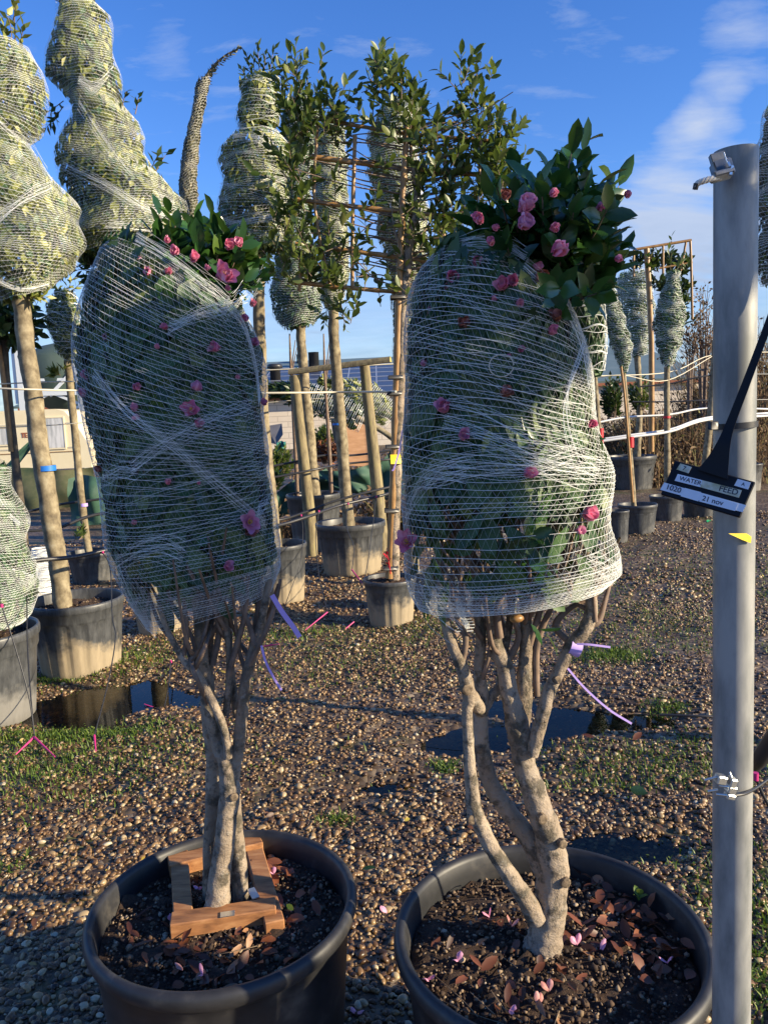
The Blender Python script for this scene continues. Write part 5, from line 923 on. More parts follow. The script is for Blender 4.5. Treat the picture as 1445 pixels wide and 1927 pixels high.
# ------------------------------------------------------------------ trees at the right
GR = 'netted young trees at the right'
wrapped_tree('pale netted young tree squeezed right behind the right camellia', [[(560, 1085, 1128), (600, 1082, 1138), (640, 1090, 1138), (675, 1105, 1136), (700, 1112, 1130)]], [(1118, 695, 5), (1122, 760, 5), (1130, 850, 5), (1146, 962, 5)], (1140, 1183, 960, 1025), nl=3000, leaf='leaf_in', pitch=.024, netw=.002, potm='pot_plain', flutes=8, group=GR, tape=[((1129, 820, 6, 14), 'red')])
wrapped_tree('netted tree on three thin stems in grey pot, tapering downwards', [[(535, 1122, 1150), (560, 1125, 1162), (590, 1130, 1172), (625, 1138, 1182), (655, 1150, 1190), (685, 1162, 1184), (700, 1168, 1180)]], [(1172, 690, 4), (1178, 760, 4), (1186, 870, 4.5), (1192, 948, 5)], (1163, 1235, 948, 1008), nl=2600, leaf='leaf_in', pitch=.024, netw=.002, potm='pot_plain', flutes=8, group=GR, tape=[((1186, 832, 6, 10), 'red')], stake=([(1168, 690, 2.5), (1176, 760, 2.5), (1190, 945, 3)], -.05))
wrapped_tree('broad silvery netted column in big black pot, second from the trellis frame', [[(512, 1165, 1222), (540, 1158, 1228), (570, 1160, 1230), (605, 1172, 1226), (640, 1180, 1224), (670, 1188, 1216)]], [(1198, 670, 6), (1203, 750, 5), (1198, 860, 7)], (1138, 1233, 857, 925), nl=2200, leaf='leaf_in', pitch=.034, netw=.0036, ll=.09, lw=.03, potm='pot_plain', flutes=10, group=GR, tips=[((1175, 515), (1170, 485), 10, .12), ((1200, 515), (1208, 478), 10, .12), ((1220, 515), (1228, 495), 8, .12)], tipleaf='leaf_trellis')
wrapped_tree('netted spindle tree tied at the neck, rightmost of the far netted trees', [[(512, 1253, 1280), (535, 1252, 1276), (548, 1244, 1280), (580, 1234, 1288), (615, 1228, 1286), (645, 1232, 1280), (672, 1240, 1272), (690, 1248, 1264)]], [(1254, 690, 5.5), (1254, 760, 5.5), (1255, 880, 6), (1256, 935, 6)], (1222, 1285, 932, 983), nl=2600, leaf='leaf_in', pitch=.028, netw=.0024, potm='pot_plain', flutes=8, group=GR, tips=[((1262, 515), (1258, 470), 10, .12), ((1270, 515), (1282, 485), 10, .12)], tipleaf='leaf_trellis', tape=[((1254, 785, 7, 2), 'red')])
# leafy espalier behind with bamboo frame
Ye = 12.5; t = thing('espalier_tree', 'dark leafy espalier behind the far netted trees with empty bamboo frame above', 'tree', (P(1232, 840, Ye)[0], Ye, 0))
def cane(q, Y, r): 
    mb = MB(); tube(mb, [P(*z, Y) for z in q], r, 7, 2); return mb.build('bamboo_cane', M['bamboo'], t)
for q, r in (([(1192, 470), (1300, 452)], .022), ([(1216, 468), (1225, 640), (1225, 850)], .045), ([(1298, 452), (1300, 500), (1302, 600)], .02), ([(1247, 462), (1247, 520)], .018), ([(1290, 456), (1280, 510)], .018), ([(1192, 470), (1192, 520)], .018), ([(1240, 505), (1302, 494)], .016)): cane(q, Ye, r)
mb = MB(); mt_ = MB()
for _ in range(75):
    a = (rng.uniform(1225, 1300), rng.uniform(490, 620)); 
    if a[0] < 1250 and a[1] > 560: continue
    shoot(mb, mt_, P(*a, Ye + .15), P(a[0] + rng.normal(0, 8), a[1] - rng.uniform(5, 18), Ye + .15 + rng.normal(0, .1)), 10, .13, .06, True, .1, .006)
for _ in range(12): a = (rng.uniform(1180, 1240), rng.uniform(490, 515)); shoot(mb, mt_, P(*a, Ye + .1), P(a[0] + rng.normal(0, 6), a[1] - 15, Ye + .1), 9, .12, .05, True, .1, .006)
shoot(mb, mt_, P(1262, 500, Ye), P(1263, 445, Ye), 6, .1, .04)
mb.build('foliage', M['leaf_dark'], t); kind(mt_.build('twigs', M['twig'], t), 'stuff')
def empty_pot(label, xl, xr, ry, by, Yset=None, m_='pot_plain', grp='spare pots'):
    c, R, H = pot_spot(xl, xr, ry, by, Yset); t = thing('plant_pot', label, 'pot', (c[0], c[1], 0), grp); make_pot(t, c, R, max(H, .15), M[m_], 9, 'lip', .06, seg=40); return t
empty_pot('grey muddy pot standing right behind the big black pot at the right', 1222, 1254, 852, 905, m_='pot_muddy')
empty_pot('dark pot half hidden behind the plant label, on gravel', 1283, 1352, 935, 975)
empty_pot('low grey pot seen between the label and a leaning stake', 1300, 1350, 866, 890, m_='pot_grey')
empty_pot('grey pot peeping out right of the steel pole', 1390, 1433, 872, 925, m_='pot_grey')
empty_pot('dark low pot behind the bamboo-trellis pot, at the right camellia wrap', 775, 830, 1075, 1150)
Yq = 12.0; mb = MB(); tube(mb, [P(1345, 640, Yq), P(1336, 780, Yq), P(1326, 876, Yq), P(1324, 905, Yq)], [.05, .055, .06, .06], 8, noise=.05); tag(mb.build('wooden_stake', M['bark_light']), 'leaning bare wooden stake left of the pole above the label', 'stake')
# wrapped tree at the right edge (mostly outside the picture)
wrapped_tree('brownish netted crown poking in at the right edge behind the pole top', [[(205, 1440, 1475), (240, 1432, 1500), (290, 1425, 1530), (340, 1424, 1560), (400, 1424, 1575), (450, 1424, 1570), (500, 1424, 1550), (528, 1432, 1530)]], [(1490, 525, 14), (1495, 800, 14), (1495, 1100, 15)], None, 3.4, leaf='leaf_grey', nl=9000, ll=.05, lw=.02, pitch=.012, netw=.002, netm='net_dim', group=None)

# added unseen tree past the right border, crown shaped to shade the camellia tops
xs_, ys_ = 2.95, 0.36
t, _, _ = wrapped_tree('added netted standard tree shading the camellia tops, unseen beyond the right border', [[(2.93, xs_ - .2, xs_ + .2), (2.90, xs_ - .38, xs_ + .38), (2.83, xs_ - .44, xs_ + .44), (2.76, xs_ - .38, xs_ + .38), (2.72, xs_ - .2, xs_ + .2)]], None, None, ys_, nl=3200, group=None, world=(xs_, ys_, 0))
mb = MB(); tube(mb, [(xs_, ys_, .3), (xs_ + .01, ys_, 1.2), (xs_, ys_, 2.65)], [.04, .036, .033], 12, 8, noise=.05); mb.build('trunk', M['bark_light'], t); make_pot(t, (xs_, ys_, 0), .3, .5, M['pot_muddy'], 16, 'lip', .07)

# ------------------------------------------------------------------ posts, pipes, strings
Y1, Y2 = 9.0, 9.0
t = thing('timber_gate_frame', 'rough timber post frame with slanting half-round rail in front of the solar roof', 'post frame', (P(640, 950, Y1)[0], Y1, 0))
for q in ([(555, 706, 9), (564, 800, 10), (575, 900, 11), (584, 985, 11), (586, 1010, 11)], [(686, 688, 9.5), (697, 800, 10.5), (710, 920, 11.5), (718, 1005, 12)]):
    p, r = path3(q, Y1); p.append(np.array([p[-1][0], Y1, -.05])); r.append(r[-1]); mb = MB(); tube(mb, p, r, 12, 5, noise=.03); mb.build('post', M['post'], t)
a, b = P(545, 702, Y1 + .02), P(735, 678, Y1 - .25); d = unit(b - a); s_ = unit(np.cross(d, [0, 0, 1])); u_ = np.cross(s_, d); mb = MB(); aa = np.linspace(0, math.pi, 9); k = mpp(a) * 8
for e in (0, 1):
    pass
ra = np.array([a + s_ * math.cos(x) * k * 1.1 + u_ * (math.sin(x) * k * 1.3 - .4 * k) for x in aa]); rb = ra + (b - a); i = np.arange(9)
mb.add(np.vstack([ra, rb]), np.stack([i, (i + 1) % 9, 9 + (i + 1) % 9, 9 + i], -1)); mb.build('rail', M['post'], t, smooth=False)
mb = MB(); mb.add(ra, [list(range(9))[::-1]]); mb.add(rb + d * .001, [list(range(9))]); mb.build('rail_end', noisy('mossy_end', [(.3, (.3, .27, .06)), (.7, (.42, .38, .12))], 20), t, smooth=False)
def line(name, pts, r, m_, label, cat, grp=None, sides=6):
    mb = MB(); tube(mb, [P(*q) for q in pts], r, sides, 6); return tag(mb.build(name, m_), label, cat, grp)
IR = 'black irrigation pipes along the row'
line('irrigation_pipe', [(-60, 1085, 4.2), (0, 1071, 4.35), (70, 1055, 4.5), (140, 1048, 4.65), (220, 1031, 4.85), (360, 1000, 5.3), (505, 992, 6.3), (580, 972, 6.7), (640, 951, 7.1), (720, 932, 7.4), (765, 918, 7.7), (860, 895, 8.2)], .014, M['pipe'], 'nearest black irrigation pipe, crossing from the left edge to the trellis', 'pipe', IR, 8)
line('irrigation_pipe', [(-40, 1012, 6.0), (45, 1000, 6.1), (110, 993, 6.2), (200, 965, 6.4), (400, 950, 6.8), (505, 980, 7.3), (580, 962, 7.5), (640, 940, 7.6), (740, 915, 7.8), (860, 890, 8.3)], .013, M['pipe'], 'second black irrigation pipe, just above the nearest one', 'pipe', IR, 8)
line('irrigation_pipe', [(45, 965, 8.0), (110, 950, 8.1), (200, 938, 8.2), (350, 920, 8.4), (505, 900, 8.6), (600, 882, 8.8), (650, 873, 9.3), (720, 866, 9.4), (770, 858, 9.6)], .013, M['pipe'], 'black irrigation pipe at mid height behind the thin left stems', 'pipe', IR, 8)
line('irrigation_pipe', [(500, 880, 9.6), (560, 868, 9.7), (610, 857, 9.8), (660, 857, 9.9), (720, 850, 10.), (780, 838, 10.1)], .014, M['pipe'], 'topmost black irrigation pipe in front of the plywood board', 'pipe', IR, 8)
WR = 'pale pipes between the far stakes'
line('irrigation_pipe', [(1120, 832, 10.5), (1190, 822, 10.5), (1260, 812, 10.6), (1330, 790, 10.8), (1450, 782, 11.2)], .018, M['white'], 'lower pale pipe behind the red-tied stems at the right', 'pipe', WR)
line('irrigation_pipe', [(1120, 828, 10.7), (1190, 818, 10.7), (1260, 808, 10.8), (1330, 786, 11.), (1450, 777, 11.4)], .014, M['white'], 'pale pipe running along the lower one at the right', 'pipe', WR)
line('irrigation_pipe', [(1120, 796, 12.3), (1180, 785, 12.4), (1260, 780, 12.5), (1330, 768, 12.7), (1450, 770, 13)], .016, M['white'], 'upper pale pipe in front of the dry scrub at the right', 'pipe', WR)
ST = 'strings and wires tied between the trees'
for pts, r, m_, lab in [([(-30, 730, 4.85), (60, 733, 4.85), (150, 735, 5.2), (240, 738, 5.3)], .006, 'cord', 'lower pale string tied from the left trunk across the tank frame'), ([(-30, 724, 7.1), (60, 720, 7.1), (135, 718, 7.3), (180, 716, 7.6)], .006, 'cord', 'upper pale string across the tank frame'),
                        ([(-20, 806, 7.2), (100, 800, 7.3), (180, 793, 7.4)], .005, 'cord', 'thin string across the caravan windows'), ([(480, 740, 6.4), (570, 739, 6.5), (640, 738, 7), (745, 737, 5.75)], .009, 'cord', 'pale string from the bottle-shaped tree to the bamboo cane below the solar roof'),
                        ([(490, 759, 10.), (570, 752, 10.), (700, 745, 10.)], .005, 'cord', 'thin grey wire crossing the block wall'), ([(492, 697, 9.2), (560, 694, 9.2), (640, 690, 9.3), (740, 685, 9.4)], .008, 'cord', 'pale string just under the slanting timber rail'),
                        ([(1115, 712, 10), (1170, 706, 10), (1254, 716, 10.6), (1340, 670, 12)], .006, 'cord', 'pale string linking the far netted trees'), ([(1115, 708, 11), (1260, 700, 12), (1340, 668, 13), (1460, 662, 14)], .008, 'cord', 'string running above the dry scrub behind the pole'),
                        ([(1200, 728, 12), (1260, 722, 12), (1340, 706, 12), (1460, 704, 12.5)], .012, 'pipe', 'upper black wire over the dry scrub'), ([(1190, 756, 12.5), (1260, 756, 12.5), (1340, 753, 12.5), (1460, 752, 13)], .012, 'pipe', 'lower black wire over the dry scrub'), ([(1400, 1352, 3.1), (1330, 1348, 3.05), (1240, 1345, 3.1)], .006, 'pipe', 'black hose lying on wet gravel behind the pole')]:
    line('string' if m_ == 'cord' else ('hose' if 'hose' in lab else 'wire'), pts, r, M[m_], lab, 'string' if m_ == 'cord' else 'wire', None if 'hose' in lab else ST)
line('hose', [(1415, 1440, 1.8), (1430, 1425, 1.75), (1460, 1380, 1.7), (1500, 1330, 1.6)], .02, M['pipe'], 'thick black hose sticking out right of the pole at knee height', 'hose')
mb = MB(); q = P(1421, 1461, 1.5); tube(mb, [q - [0, 0, .008], q + [0, 0, .008]], .006, 8, 2); tube(mb, [q, P(1432, 1490, 1.5), P(1445, 1515, 1.5), P(1490, 1600, 1.5)], .0035, 6, 3, mi=1); tag(mb.build('drip_peg', [M['magenta'], M['pipe']]), 'magenta topped black dripper right of the wire grips', 'dripper')
# dripper lines with magenta pegs
DR = 'thin dripper tubes with magenta pegs'
def dripper(pts, peg, label):
    t = thing('dripper_line', label, 'dripper', P(*pts[0]), DR); mb = MB(); tube(mb, [P(*q) for q in pts], .0035, 5, 6); mb.build('tube', M['pipe'], t)
    if peg: mb = MB(); a, b = [P(*q) for q in peg]; tube(mb, [a, (a + b) / 2, b], [.0065, .005, .003], 6, 2); mb.build('peg', M['magenta'], t)
    mb = MB(); q = P(*pts[0]); tube(mb, [q - [0, 0, .008], q + [0, 0, .009]], .008, 8, 2); mb.build('connector', M['magenta'], t)
dripper([(36, 1070, 4.4), (50, 1100, 4.3), (52, 1200, 4.0), (58, 1300, 3.75), (66, 1388, 3.55)], [(66, 1388, 3.55), (104, 1424, 3.4)], 'dripper line nearest the left edge, magenta peg in weeds')
dripper([(4, 1140, 3.7), (30, 1220, 3.65), (55, 1310, 3.6), (66, 1388, 3.56)], [(66, 1386, 3.56), (30, 1420, 3.45)], 'dripper line crossing the grey pot at the left edge')
dripper([(194, 1040, 4.75), (208, 1070, 4.6), (212, 1160, 4.3), (218, 1200, 4.15), (205, 1280, 3.9), (178, 1386, 3.55)], [(178, 1384, 3.55), (181, 1414, 3.45)], 'dripper line passing in front of the muddy pot and puddle')
dripper([(567, 970, 6.7), (570, 1000, 6.6), (565, 1060, 6.4), (540, 1130, 6.2), (520, 1200, 5.6)], [(497, 1216, 5.2), (525, 1212, 5.15)], 'dripper line hanging in front of the left middle pot')
dripper([(600, 962, 6.8), (594, 1010, 6.7), (600, 1080, 6.3), (616, 1150, 5.7)], [(616, 1152, 5.7), (574, 1186, 5.5)], 'dripper line with long magenta peg on gravel left of the trellis pot')
dripper([(655, 948, 7.1), (652, 990, 6.9), (666, 1030, 6.6), (662, 1074, 6.3)], [(662, 1072, 6.3), (682, 1098, 6.1)], 'dripper line in front of the biggest ribbed pot')
dripper([(708, 935, 7.3), (700, 1000, 7), (690, 1070, 6.5), (670, 1150, 6), (665, 1180, 5.8)], [(666, 1170, 5.8), (642, 1190, 5.7)], 'dripper line beside the trellis pot')
dripper([(322, 1245, 4.9), (318, 1290, 4.5), (308, 1338, 4.3)], [(308, 1338, 4.3), (272, 1325, 4.35)], 'dripper line left of the left camellia stems')

# ------------------------------------------------------------------ far background
# water tank on a steel frame
Yk = 30.0; t = thing('water_tank', 'dark green tank in a white braced steel frame behind the caravan', 'tank', (P(100, 820, Yk)[0], Yk, 0))
mb = MB(); p0 = P(100, 742, Yk); p1 = P(100, 668, Yk); lathe(mb, (p0[0], Yk + 1.5, 0), [(.01, p0[2] - .9), (.5, p0[2] - .7), (1.55, p0[2]), (1.6, p1[2]), (1.5, p1[2] + .1), (.9, p1[2] + .45), (.3, p1[2] + .6), (.01, p1[2] + .6)], 40); mb.build('vessel', M['tank'], t)
def bar(a, b, w, Y=Yk, name='frame_bar'):
    a = P(*a, Y) if len(a) == 2 else np.array(a); b = P(*b, Y) if len(b) == 2 else np.array(b); d = (b - a) / 2; u_ = unit(np.cross(d, [0, 1, .01])) * w; v_ = unit(np.cross(d, u_)) * w; mb = MB(); obox(mb, (a + b) / 2, d, u_, v_); mb.build(name, M['whitesteel'], t, smooth=False)
for (a, b, w) in (((33, 640), (46, 775), .11), ((25, 655), (34, 760), .06), ((142, 660), (160, 790), .11), ((40, 741), (155, 738), .10), ((40, 716), (155, 713), .05), ((37, 690), (70, 720), .05), ((45, 745), (62, 720), .05), ((48, 765), (95, 740), .06), ((95, 745), (145, 690), .06), ((100, 740), (156, 762), .05), ((70, 738), (100, 742), .05), ((140, 770), (158, 760), .05)): bar(a, b, w)
for x in (46, 158):
    a = P(x, 780, Yk); bar(tuple(a), (a[0], Yk, 0), .11, name='frame_leg')
# caravan
Yc = 25.0; t = thing('caravan', 'cream touring caravan with curtained windows behind the left trees', 'caravan', (P(60, 850, Yc)[0], Yc, 0))
z0, z1 = P(70, 884, Yc)[2], P(70, 771, Yc)[2]; xr = P(172, 850, Yc)[0]; xl = xr - 6.2; hgt = z1 - z0
prof = [(xl, z0), (xl - .05, z0 + hgt * .55), (xl + .25, z1 - .1), (xl + .5, z1), (xr - 1.05, z1), (xr - .75, z1 - .08), (xr - .45, z1 - .45), (xr - .12, z0 + hgt * .45), (xr, z0 + hgt * .3), (xr - .02, z0)]
mb = MB(); n = len(prof); V = [(x, Yc, z) for x, z in prof] + [(x, Yc + 2.1, z) for x, z in prof]; i = np.arange(n); mb.add(V, np.stack([i, n + i, n + (i + 1) % n, (i + 1) % n], -1)); mb.add(V[:n], [list(range(n))]); mb.add(V[n:], [list(range(n))[::-1]]); bd = mb.build('body', M['caravan'], t, smooth=False)
for (xa, ya, xb, yb) in ((84, 786, 119, 844), (-12, 806, 14, 838)):
    a, b = P(xa, yb, Yc), P(xb, ya, Yc); mb = MB(); box(mb, (a[0], Yc - .03, a[2]), (b[0], Yc - .005, b[2]), bev=.01); w_ = mb.build('window', M['glass'], t, smooth=False)
    mb = MB(); f_ = .04
    for lo, hi in (((a[0] - f_, a[2] - f_), (b[0] + f_, a[2])), ((a[0] - f_, b[2]), (b[0] + f_, b[2] + f_)), ((a[0] - f_, a[2] + .001), (a[0], b[2] - .001)), ((b[0], a[2] + .001), (b[0] + f_, b[2] - .001))): box(mb, (lo[0], Yc - .04, lo[1]), (hi[0], Yc - .001, hi[1]))
    mb.build('window_frame', M['caravan'], w_, smooth=False)
for y, w_ in ((802, .018), (848, .02), (856, .012)):
    a, b = P(-20, y, Yc), P(158, y - 3, Yc); mb = MB(); box(mb, (xl + .02, Yc - .02, a[2] - w_), (xr - .5, Yc + .002, a[2] + w_)); mb.build('trim_strip', M['bamboo'] if w_ < .015 else M['cord'], t, smooth=False)
mb = MB(); a, b = P(42, 824, Yc), P(52, 814, Yc)
for (u0, v0, u1, v1) in ((0, .75, 1, 1), (.1, 0, .35, .74), (.55, 0, .75, .74), (.76, 0, 1, .2), (.76, .35, 1, .5)): box(mb, (a[0] + (b[0] - a[0]) * u0, Yc - .012, a[2] + (b[2] - a[2]) * v0), (a[0] + (b[0] - a[0]) * u1, Yc - .003, a[2] + (b[2] - a[2]) * v1))
mb.build('orange_mark', M['rust'], t, smooth=False)
for x in (xl + 2.6, xl + 3.4):
    mb = MB(); a = np.arange(24) / 24 * 6.2832; c0 = np.array([x, Yc + .1, .32]); V = np.vstack([c0 + np.stack([.32 * np.cos(a), 0 * a + y, .32 * np.sin(a)], -1) for y in (0, .2)]); i = np.arange(24); mb.add(V, np.stack([i, (i + 1) % 24, 24 + (i + 1) % 24, 24 + i], -1)); mb.add(V[:24], [list(range(24))[::-1]]); mb.build('wheel', M['pipe'], t)
# green windbreak screen
def sheet(name, q, Y, m_, label, cat, fold=.05, n=24, grp=None, thick=.01):
    a, b, c, d = [P(x, y, Y if len(r) == 0 else r[0]) for (x, y, *r) in q]; u = np.linspace(0, 1, n); U, V = np.meshgrid(u, u); Q = (a * (1 - U[..., None]) + b * U[..., None]) * (1 - V[..., None]) + (d * (1 - U[..., None]) + c * U[..., None]) * V[..., None]
    ph = rng.uniform(0, 6, 3); Q[..., 1] += fold * (np.sin(9 * U + 3 * V + ph[0]) + .6 * np.sin(17 * U - 5 * V + ph[1]) + .4 * np.sin(11 * V + ph[2])); Q[..., 2] += fold * .4 * np.sin(8 * U + ph[1]) * (V < .01)
    i = np.arange(n - 1)[:, None] * n; j = np.arange(n - 1)[None]; F = np.stack([i + j, i + n + j, i + n + j + 1, i + j + 1], -1).reshape(-1, 4); mb = MB(); mb.add(Q.reshape(-1, 3), F); mb.add(Q.reshape(-1, 3) + [0, thick, 0], F[:, ::-1]); return tag(mb.build(name, m_), label, cat, grp)
GS = 'green windbreak screens and cloths'
gm2 = mat('olive_screen', (.08, .11, .04), .7); nn = noise(gm2, .9, 6, .7); lk(gm2, ramp(gm2, nn, [(.35, (.025, .05, .025)), (.5, (.09, .10, .045)), (.65, (.15, .14, .08))]), bsdf(gm2).inputs['Base Color'])
sheet('windbreak_screen', [(-60, 886), (172, 880), (178, 1010), (-60, 1010)], 16, gm2, 'mottled olive green screen below the caravan', 'screen', .08, grp=GS)
sheet('windbreak_screen', [(128, 900), (255, 895), (262, 1025), (130, 1030)], 13, M['greenmesh'], 'dark green netting screen between caravan and left camellia', 'screen', .1, grp=GS)
sheet('shade_cloth', [(2, 885), (85, 800), (85, 812), (15, 900)], 20, M['greenmesh'], 'sagging grey-green cloth draped in front of the caravan', 'cloth', .03, grp=GS)
# solar building
Yb = 45.0; t = thing('farm_building', 'long pale block building with a green roof full of solar panels', 'building', (P(640, 800, Yb)[0], Yb, 0))
el = P(300, 752, Yb); er = P(1130, 722, Yb); ez = 3.05; rdg = 12.0; rz = ez + 2.75; XL, XR = el[0] - 8, er[0] + 6
mb = MB(); box(mb, (XL, Yb, -.2), (XR, Yb + .25, ez)); mb.build('wall', M['block'], t, smooth=False); mb = MB(); box(mb, (XL, Yb + 24, -.2), (XR, Yb + 24.25, ez)); mb.build('wall', M['block'], t, smooth=False)
mb = MB(); hv = np.array([0, rdg, rz - ez]); hn = unit(np.cross([1, 0, 0], hv)); o_ = np.array([XL - .3, Yb - .35, ez + .02])
obox(mb, o_ + [(XR - XL + .6) / 2, 0, 0] + hv / 2 * 1.03, [(XR - XL + .6) / 2, 0, 0], hv / 2 * 1.03, hn * .06); e_ = np.array([0, rdg, -(rz - ez)]); obox(mb, np.array([(XL + XR) / 2, Yb + 24.6 - rdg / 2, (ez + rz) / 2 + .02]), [(XR - XL + .6) / 2, 0, 0], e_ / 2 * 1.02, unit(np.cross([1, 0, 0], e_)) * .06); rf = mb.build('roof', M['roof'], t, smooth=False)
mb = MB(); box(mb, (XL, Yb - .42, ez - .2), (XR, Yb - .3, ez - .04)); mb.build('gutter', M['rust'], t, smooth=False)
pw = 1.75; hl = np.linalg.norm(hv); hu = hv / hl; first = None; x0 = P(505, 720, Yb)[0]
for cix in range(8):
    for rix in range(6):
        o = np.array([x0 + cix * (pw + .03), 0, 0]) + [0, Yb - .35, ez + .02] + hu * (.35 + rix * 1.62) + hn * .10
        if first is None:
            mb = MB(); obox(mb, o, [pw / 2, 0, 0], hu * .795, hn * .02); f0 = mb.build('solar_panel', M['solar'], t, smooth=False); mb = MB()
            for s in (-1, 1): obox(mb, o + hu * .795 * s + hn * .012, [pw / 2, 0, 0], hu * .04, hn * .022); obox(mb, o + np.array([pw / 2 * s, 0, 0]) + hn * .012, [.018, 0, 0], hu * .75, hn * .02)
            g0 = mb.build('panel_rim', M['alu'], f0, smooth=False); first = o
        else:
            c_ = f0.copy(); COL.objects.link(c_); c_.parent = t; c_.location = Vector(o - first); d_ = g0.copy(); COL.objects.link(d_); d_.parent = c_
def stack(px, py0, py1, r, Y, cap):
    a, b = P(px, py0, Y), P(px, py1, Y); mb = MB(); k = r
    pr_ = [(.01, a[2] - .4), (k, a[2] - .4), (k, b[2] - (.28 if cap else 0))] + ([(k * 1.5, b[2] - .26), (k * 1.45, b[2] - .05), (k * 1.1, b[2]), (.01, b[2])] if cap else [(k * 1.08, b[2]), (k * .95, b[2]), (k * .95, b[2] - .5), (.01, b[2] - .5)])
    lathe(mb, (a[0], Y, 0), pr_, 24); mb.build('roof_vent', M['pipe'], rf)
stack(519, 718, 685, .33, Yb + 4.5, True); stack(592, 705, 663, .36, Yb + 9, False); stack(567, 690, 667, .30, Yb + 11, False)
# clutter in front of the building
tp = thing('plywood_board', 'upright orange-brown plywood board behind the pale trunk', 'board', (P(670, 880, 14)[0], 14, 0)); mb = MB(); v = [P(652, 793, 14), P(692, 800, 14.05), P(694, 878, 14.05), P(652, 876, 14)]; mb.add(v, [[3, 2, 1, 0]]); w = [q + np.array([0, .03, 0]) for q in v]; mb.add(w, [[0, 1, 2, 3]]); mb.add(v + w, [[0, 1, 5, 4], [1, 2, 6, 5], [2, 3, 7, 6], [3, 0, 4, 7]]); mb.build('panel', M['ply'], tp, smooth=False)
mb = MB(); v = [P(622, 787, 14.6), P(652, 790, 14.02), P(652, 878, 14.02), P(634, 870, 14.6)]; mb.add(v, [[3, 2, 1, 0]]); mb.add([q + np.array([.02, .03, 0]) for q in v], [[0, 1, 2, 3]]); mb.build('side_flap', M['bark_dark'], tp, smooth=False)
mb = MB(); v = [P(500, 802, 20), P(530, 797, 20), P(532, 818, 19.8), P(520, 836, 19.8), P(500, 832, 20)]; mb.add(v, [[4, 3, 2, 1, 0]]); mb.add([q + np.array([0, .06, 0]) for q in v], [[0, 1, 2, 3, 4]]); tag(mb.build('grey_board', M['greysheet'], smooth=False), 'torn dark grey board standing in front of the pale wall', 'board')
sheet('shade_cloth', [(716, 870), (800, 760), (830, 960), (705, 965)], 11.5, M['greenmesh'], 'green shade cloth sloping beside the bamboo cane', 'cloth', .05, grp=GS)
sheet('shade_cloth', [(500, 935), (612, 880), (640, 925), (505, 985)], 11.2, M['greenmesh'], 'crumpled dark green cloth behind the mossy timber post', 'cloth', .09, grp=GS)
sheet('shade_cloth', [(600, 890), (720, 875), (725, 935), (640, 925)], 11.0, M['greenmesh'], 'green cloth on the ground below the plywood', 'cloth', .06, grp=GS)
sheet('shade_cloth', [(520, 832), (538, 830), (538, 850), (520, 850)], 17, mat('teal_sheet', (.01, .12, .10), .5), 'small teal sheet beside the torn grey board', 'cloth', .04, grp=GS)
wrapped = [('lower leaning wrapped tree, dark leafy top pointing left', 12.5, [(515, 735), (560, 742), (620, 762), (680, 790)], [.07, .2, .24, .2], 'leaf_dark'), ('upper leaning wrapped tree with grey tip, over the plywood', 13.0, [(610, 720), (650, 735), (690, 752), (735, 785)], [.05, .18, .28, .2], 'leaf_olive')]
for lab, Y_, pts, rr_, lf in wrapped:
    pp = [P(x, y, Y_) for x, y in pts]; t = thing('felled_wrapped_tree', lab, 'tree', (pp[-1][0], Y_, 0), 'leaning wrapped trees in front of the building'); c_ = spline(np.column_stack([pp, rr_]), 8); mb = MB(); mbn = MB(); n = 900
    i = rng.integers(0, len(c_), n); a = rng.uniform(0, 6.28, n); T = unit(np.gradient(c_[:, :3], axis=0))[i]; h = unit(np.cross(T, [0, 1, 0])); k_ = np.cross(T, h); o = h * np.cos(a)[:, None] + k_ * np.sin(a)[:, None]
    leaves(mb, c_[i, :3] + o * c_[i, 3:] * rng.uniform(.7, 1, (n, 1)), -T + rng.normal(0, .4, (n, 3)), o + rng.normal(0, .3, (n, 3)), .13, .05, False)
    for _ in range(14): j_ = rng.integers(0, 18); q = c_[j_, :3]; shoot(mb, None, q, q + rng.normal(0, .16, 3) + [-.12, 0, .08], 8, .12, .05, False, .2)
    a = np.linspace(0, 6.2832, 21)
    for q in range(0, len(c_) * 2):
        f = q / 2; i0 = min(int(f), len(c_) - 1); T0 = unit(np.gradient(c_[:, :3], axis=0))[i0]; h0 = unit(np.cross(T0, [0, 1, 0])); k0 = np.cross(T0, h0); o0 = h0 * np.cos(a)[:, None] + k0 * np.sin(a)[:, None]
        if i0 > 6: ribbon(mbn, c_[i0, :3] + T0 * .03 * (q % 2) + o0 * (c_[i0, 3] + .01), .006, o0)
    mb.build('foliage', M[lf], t); mbn.build('netting', M['net'], t)
    mt_ = MB(); tube(mt_, [c_[-6, :3], c_[-1, :3], c_[-1, :3] + T[0] * .3 + [.3, 0, -.4], np.array([c_[-1, 0] + 1.0, Y_, 0])], .045, 8); mt_.build('trunk', M['bark_light'], t)
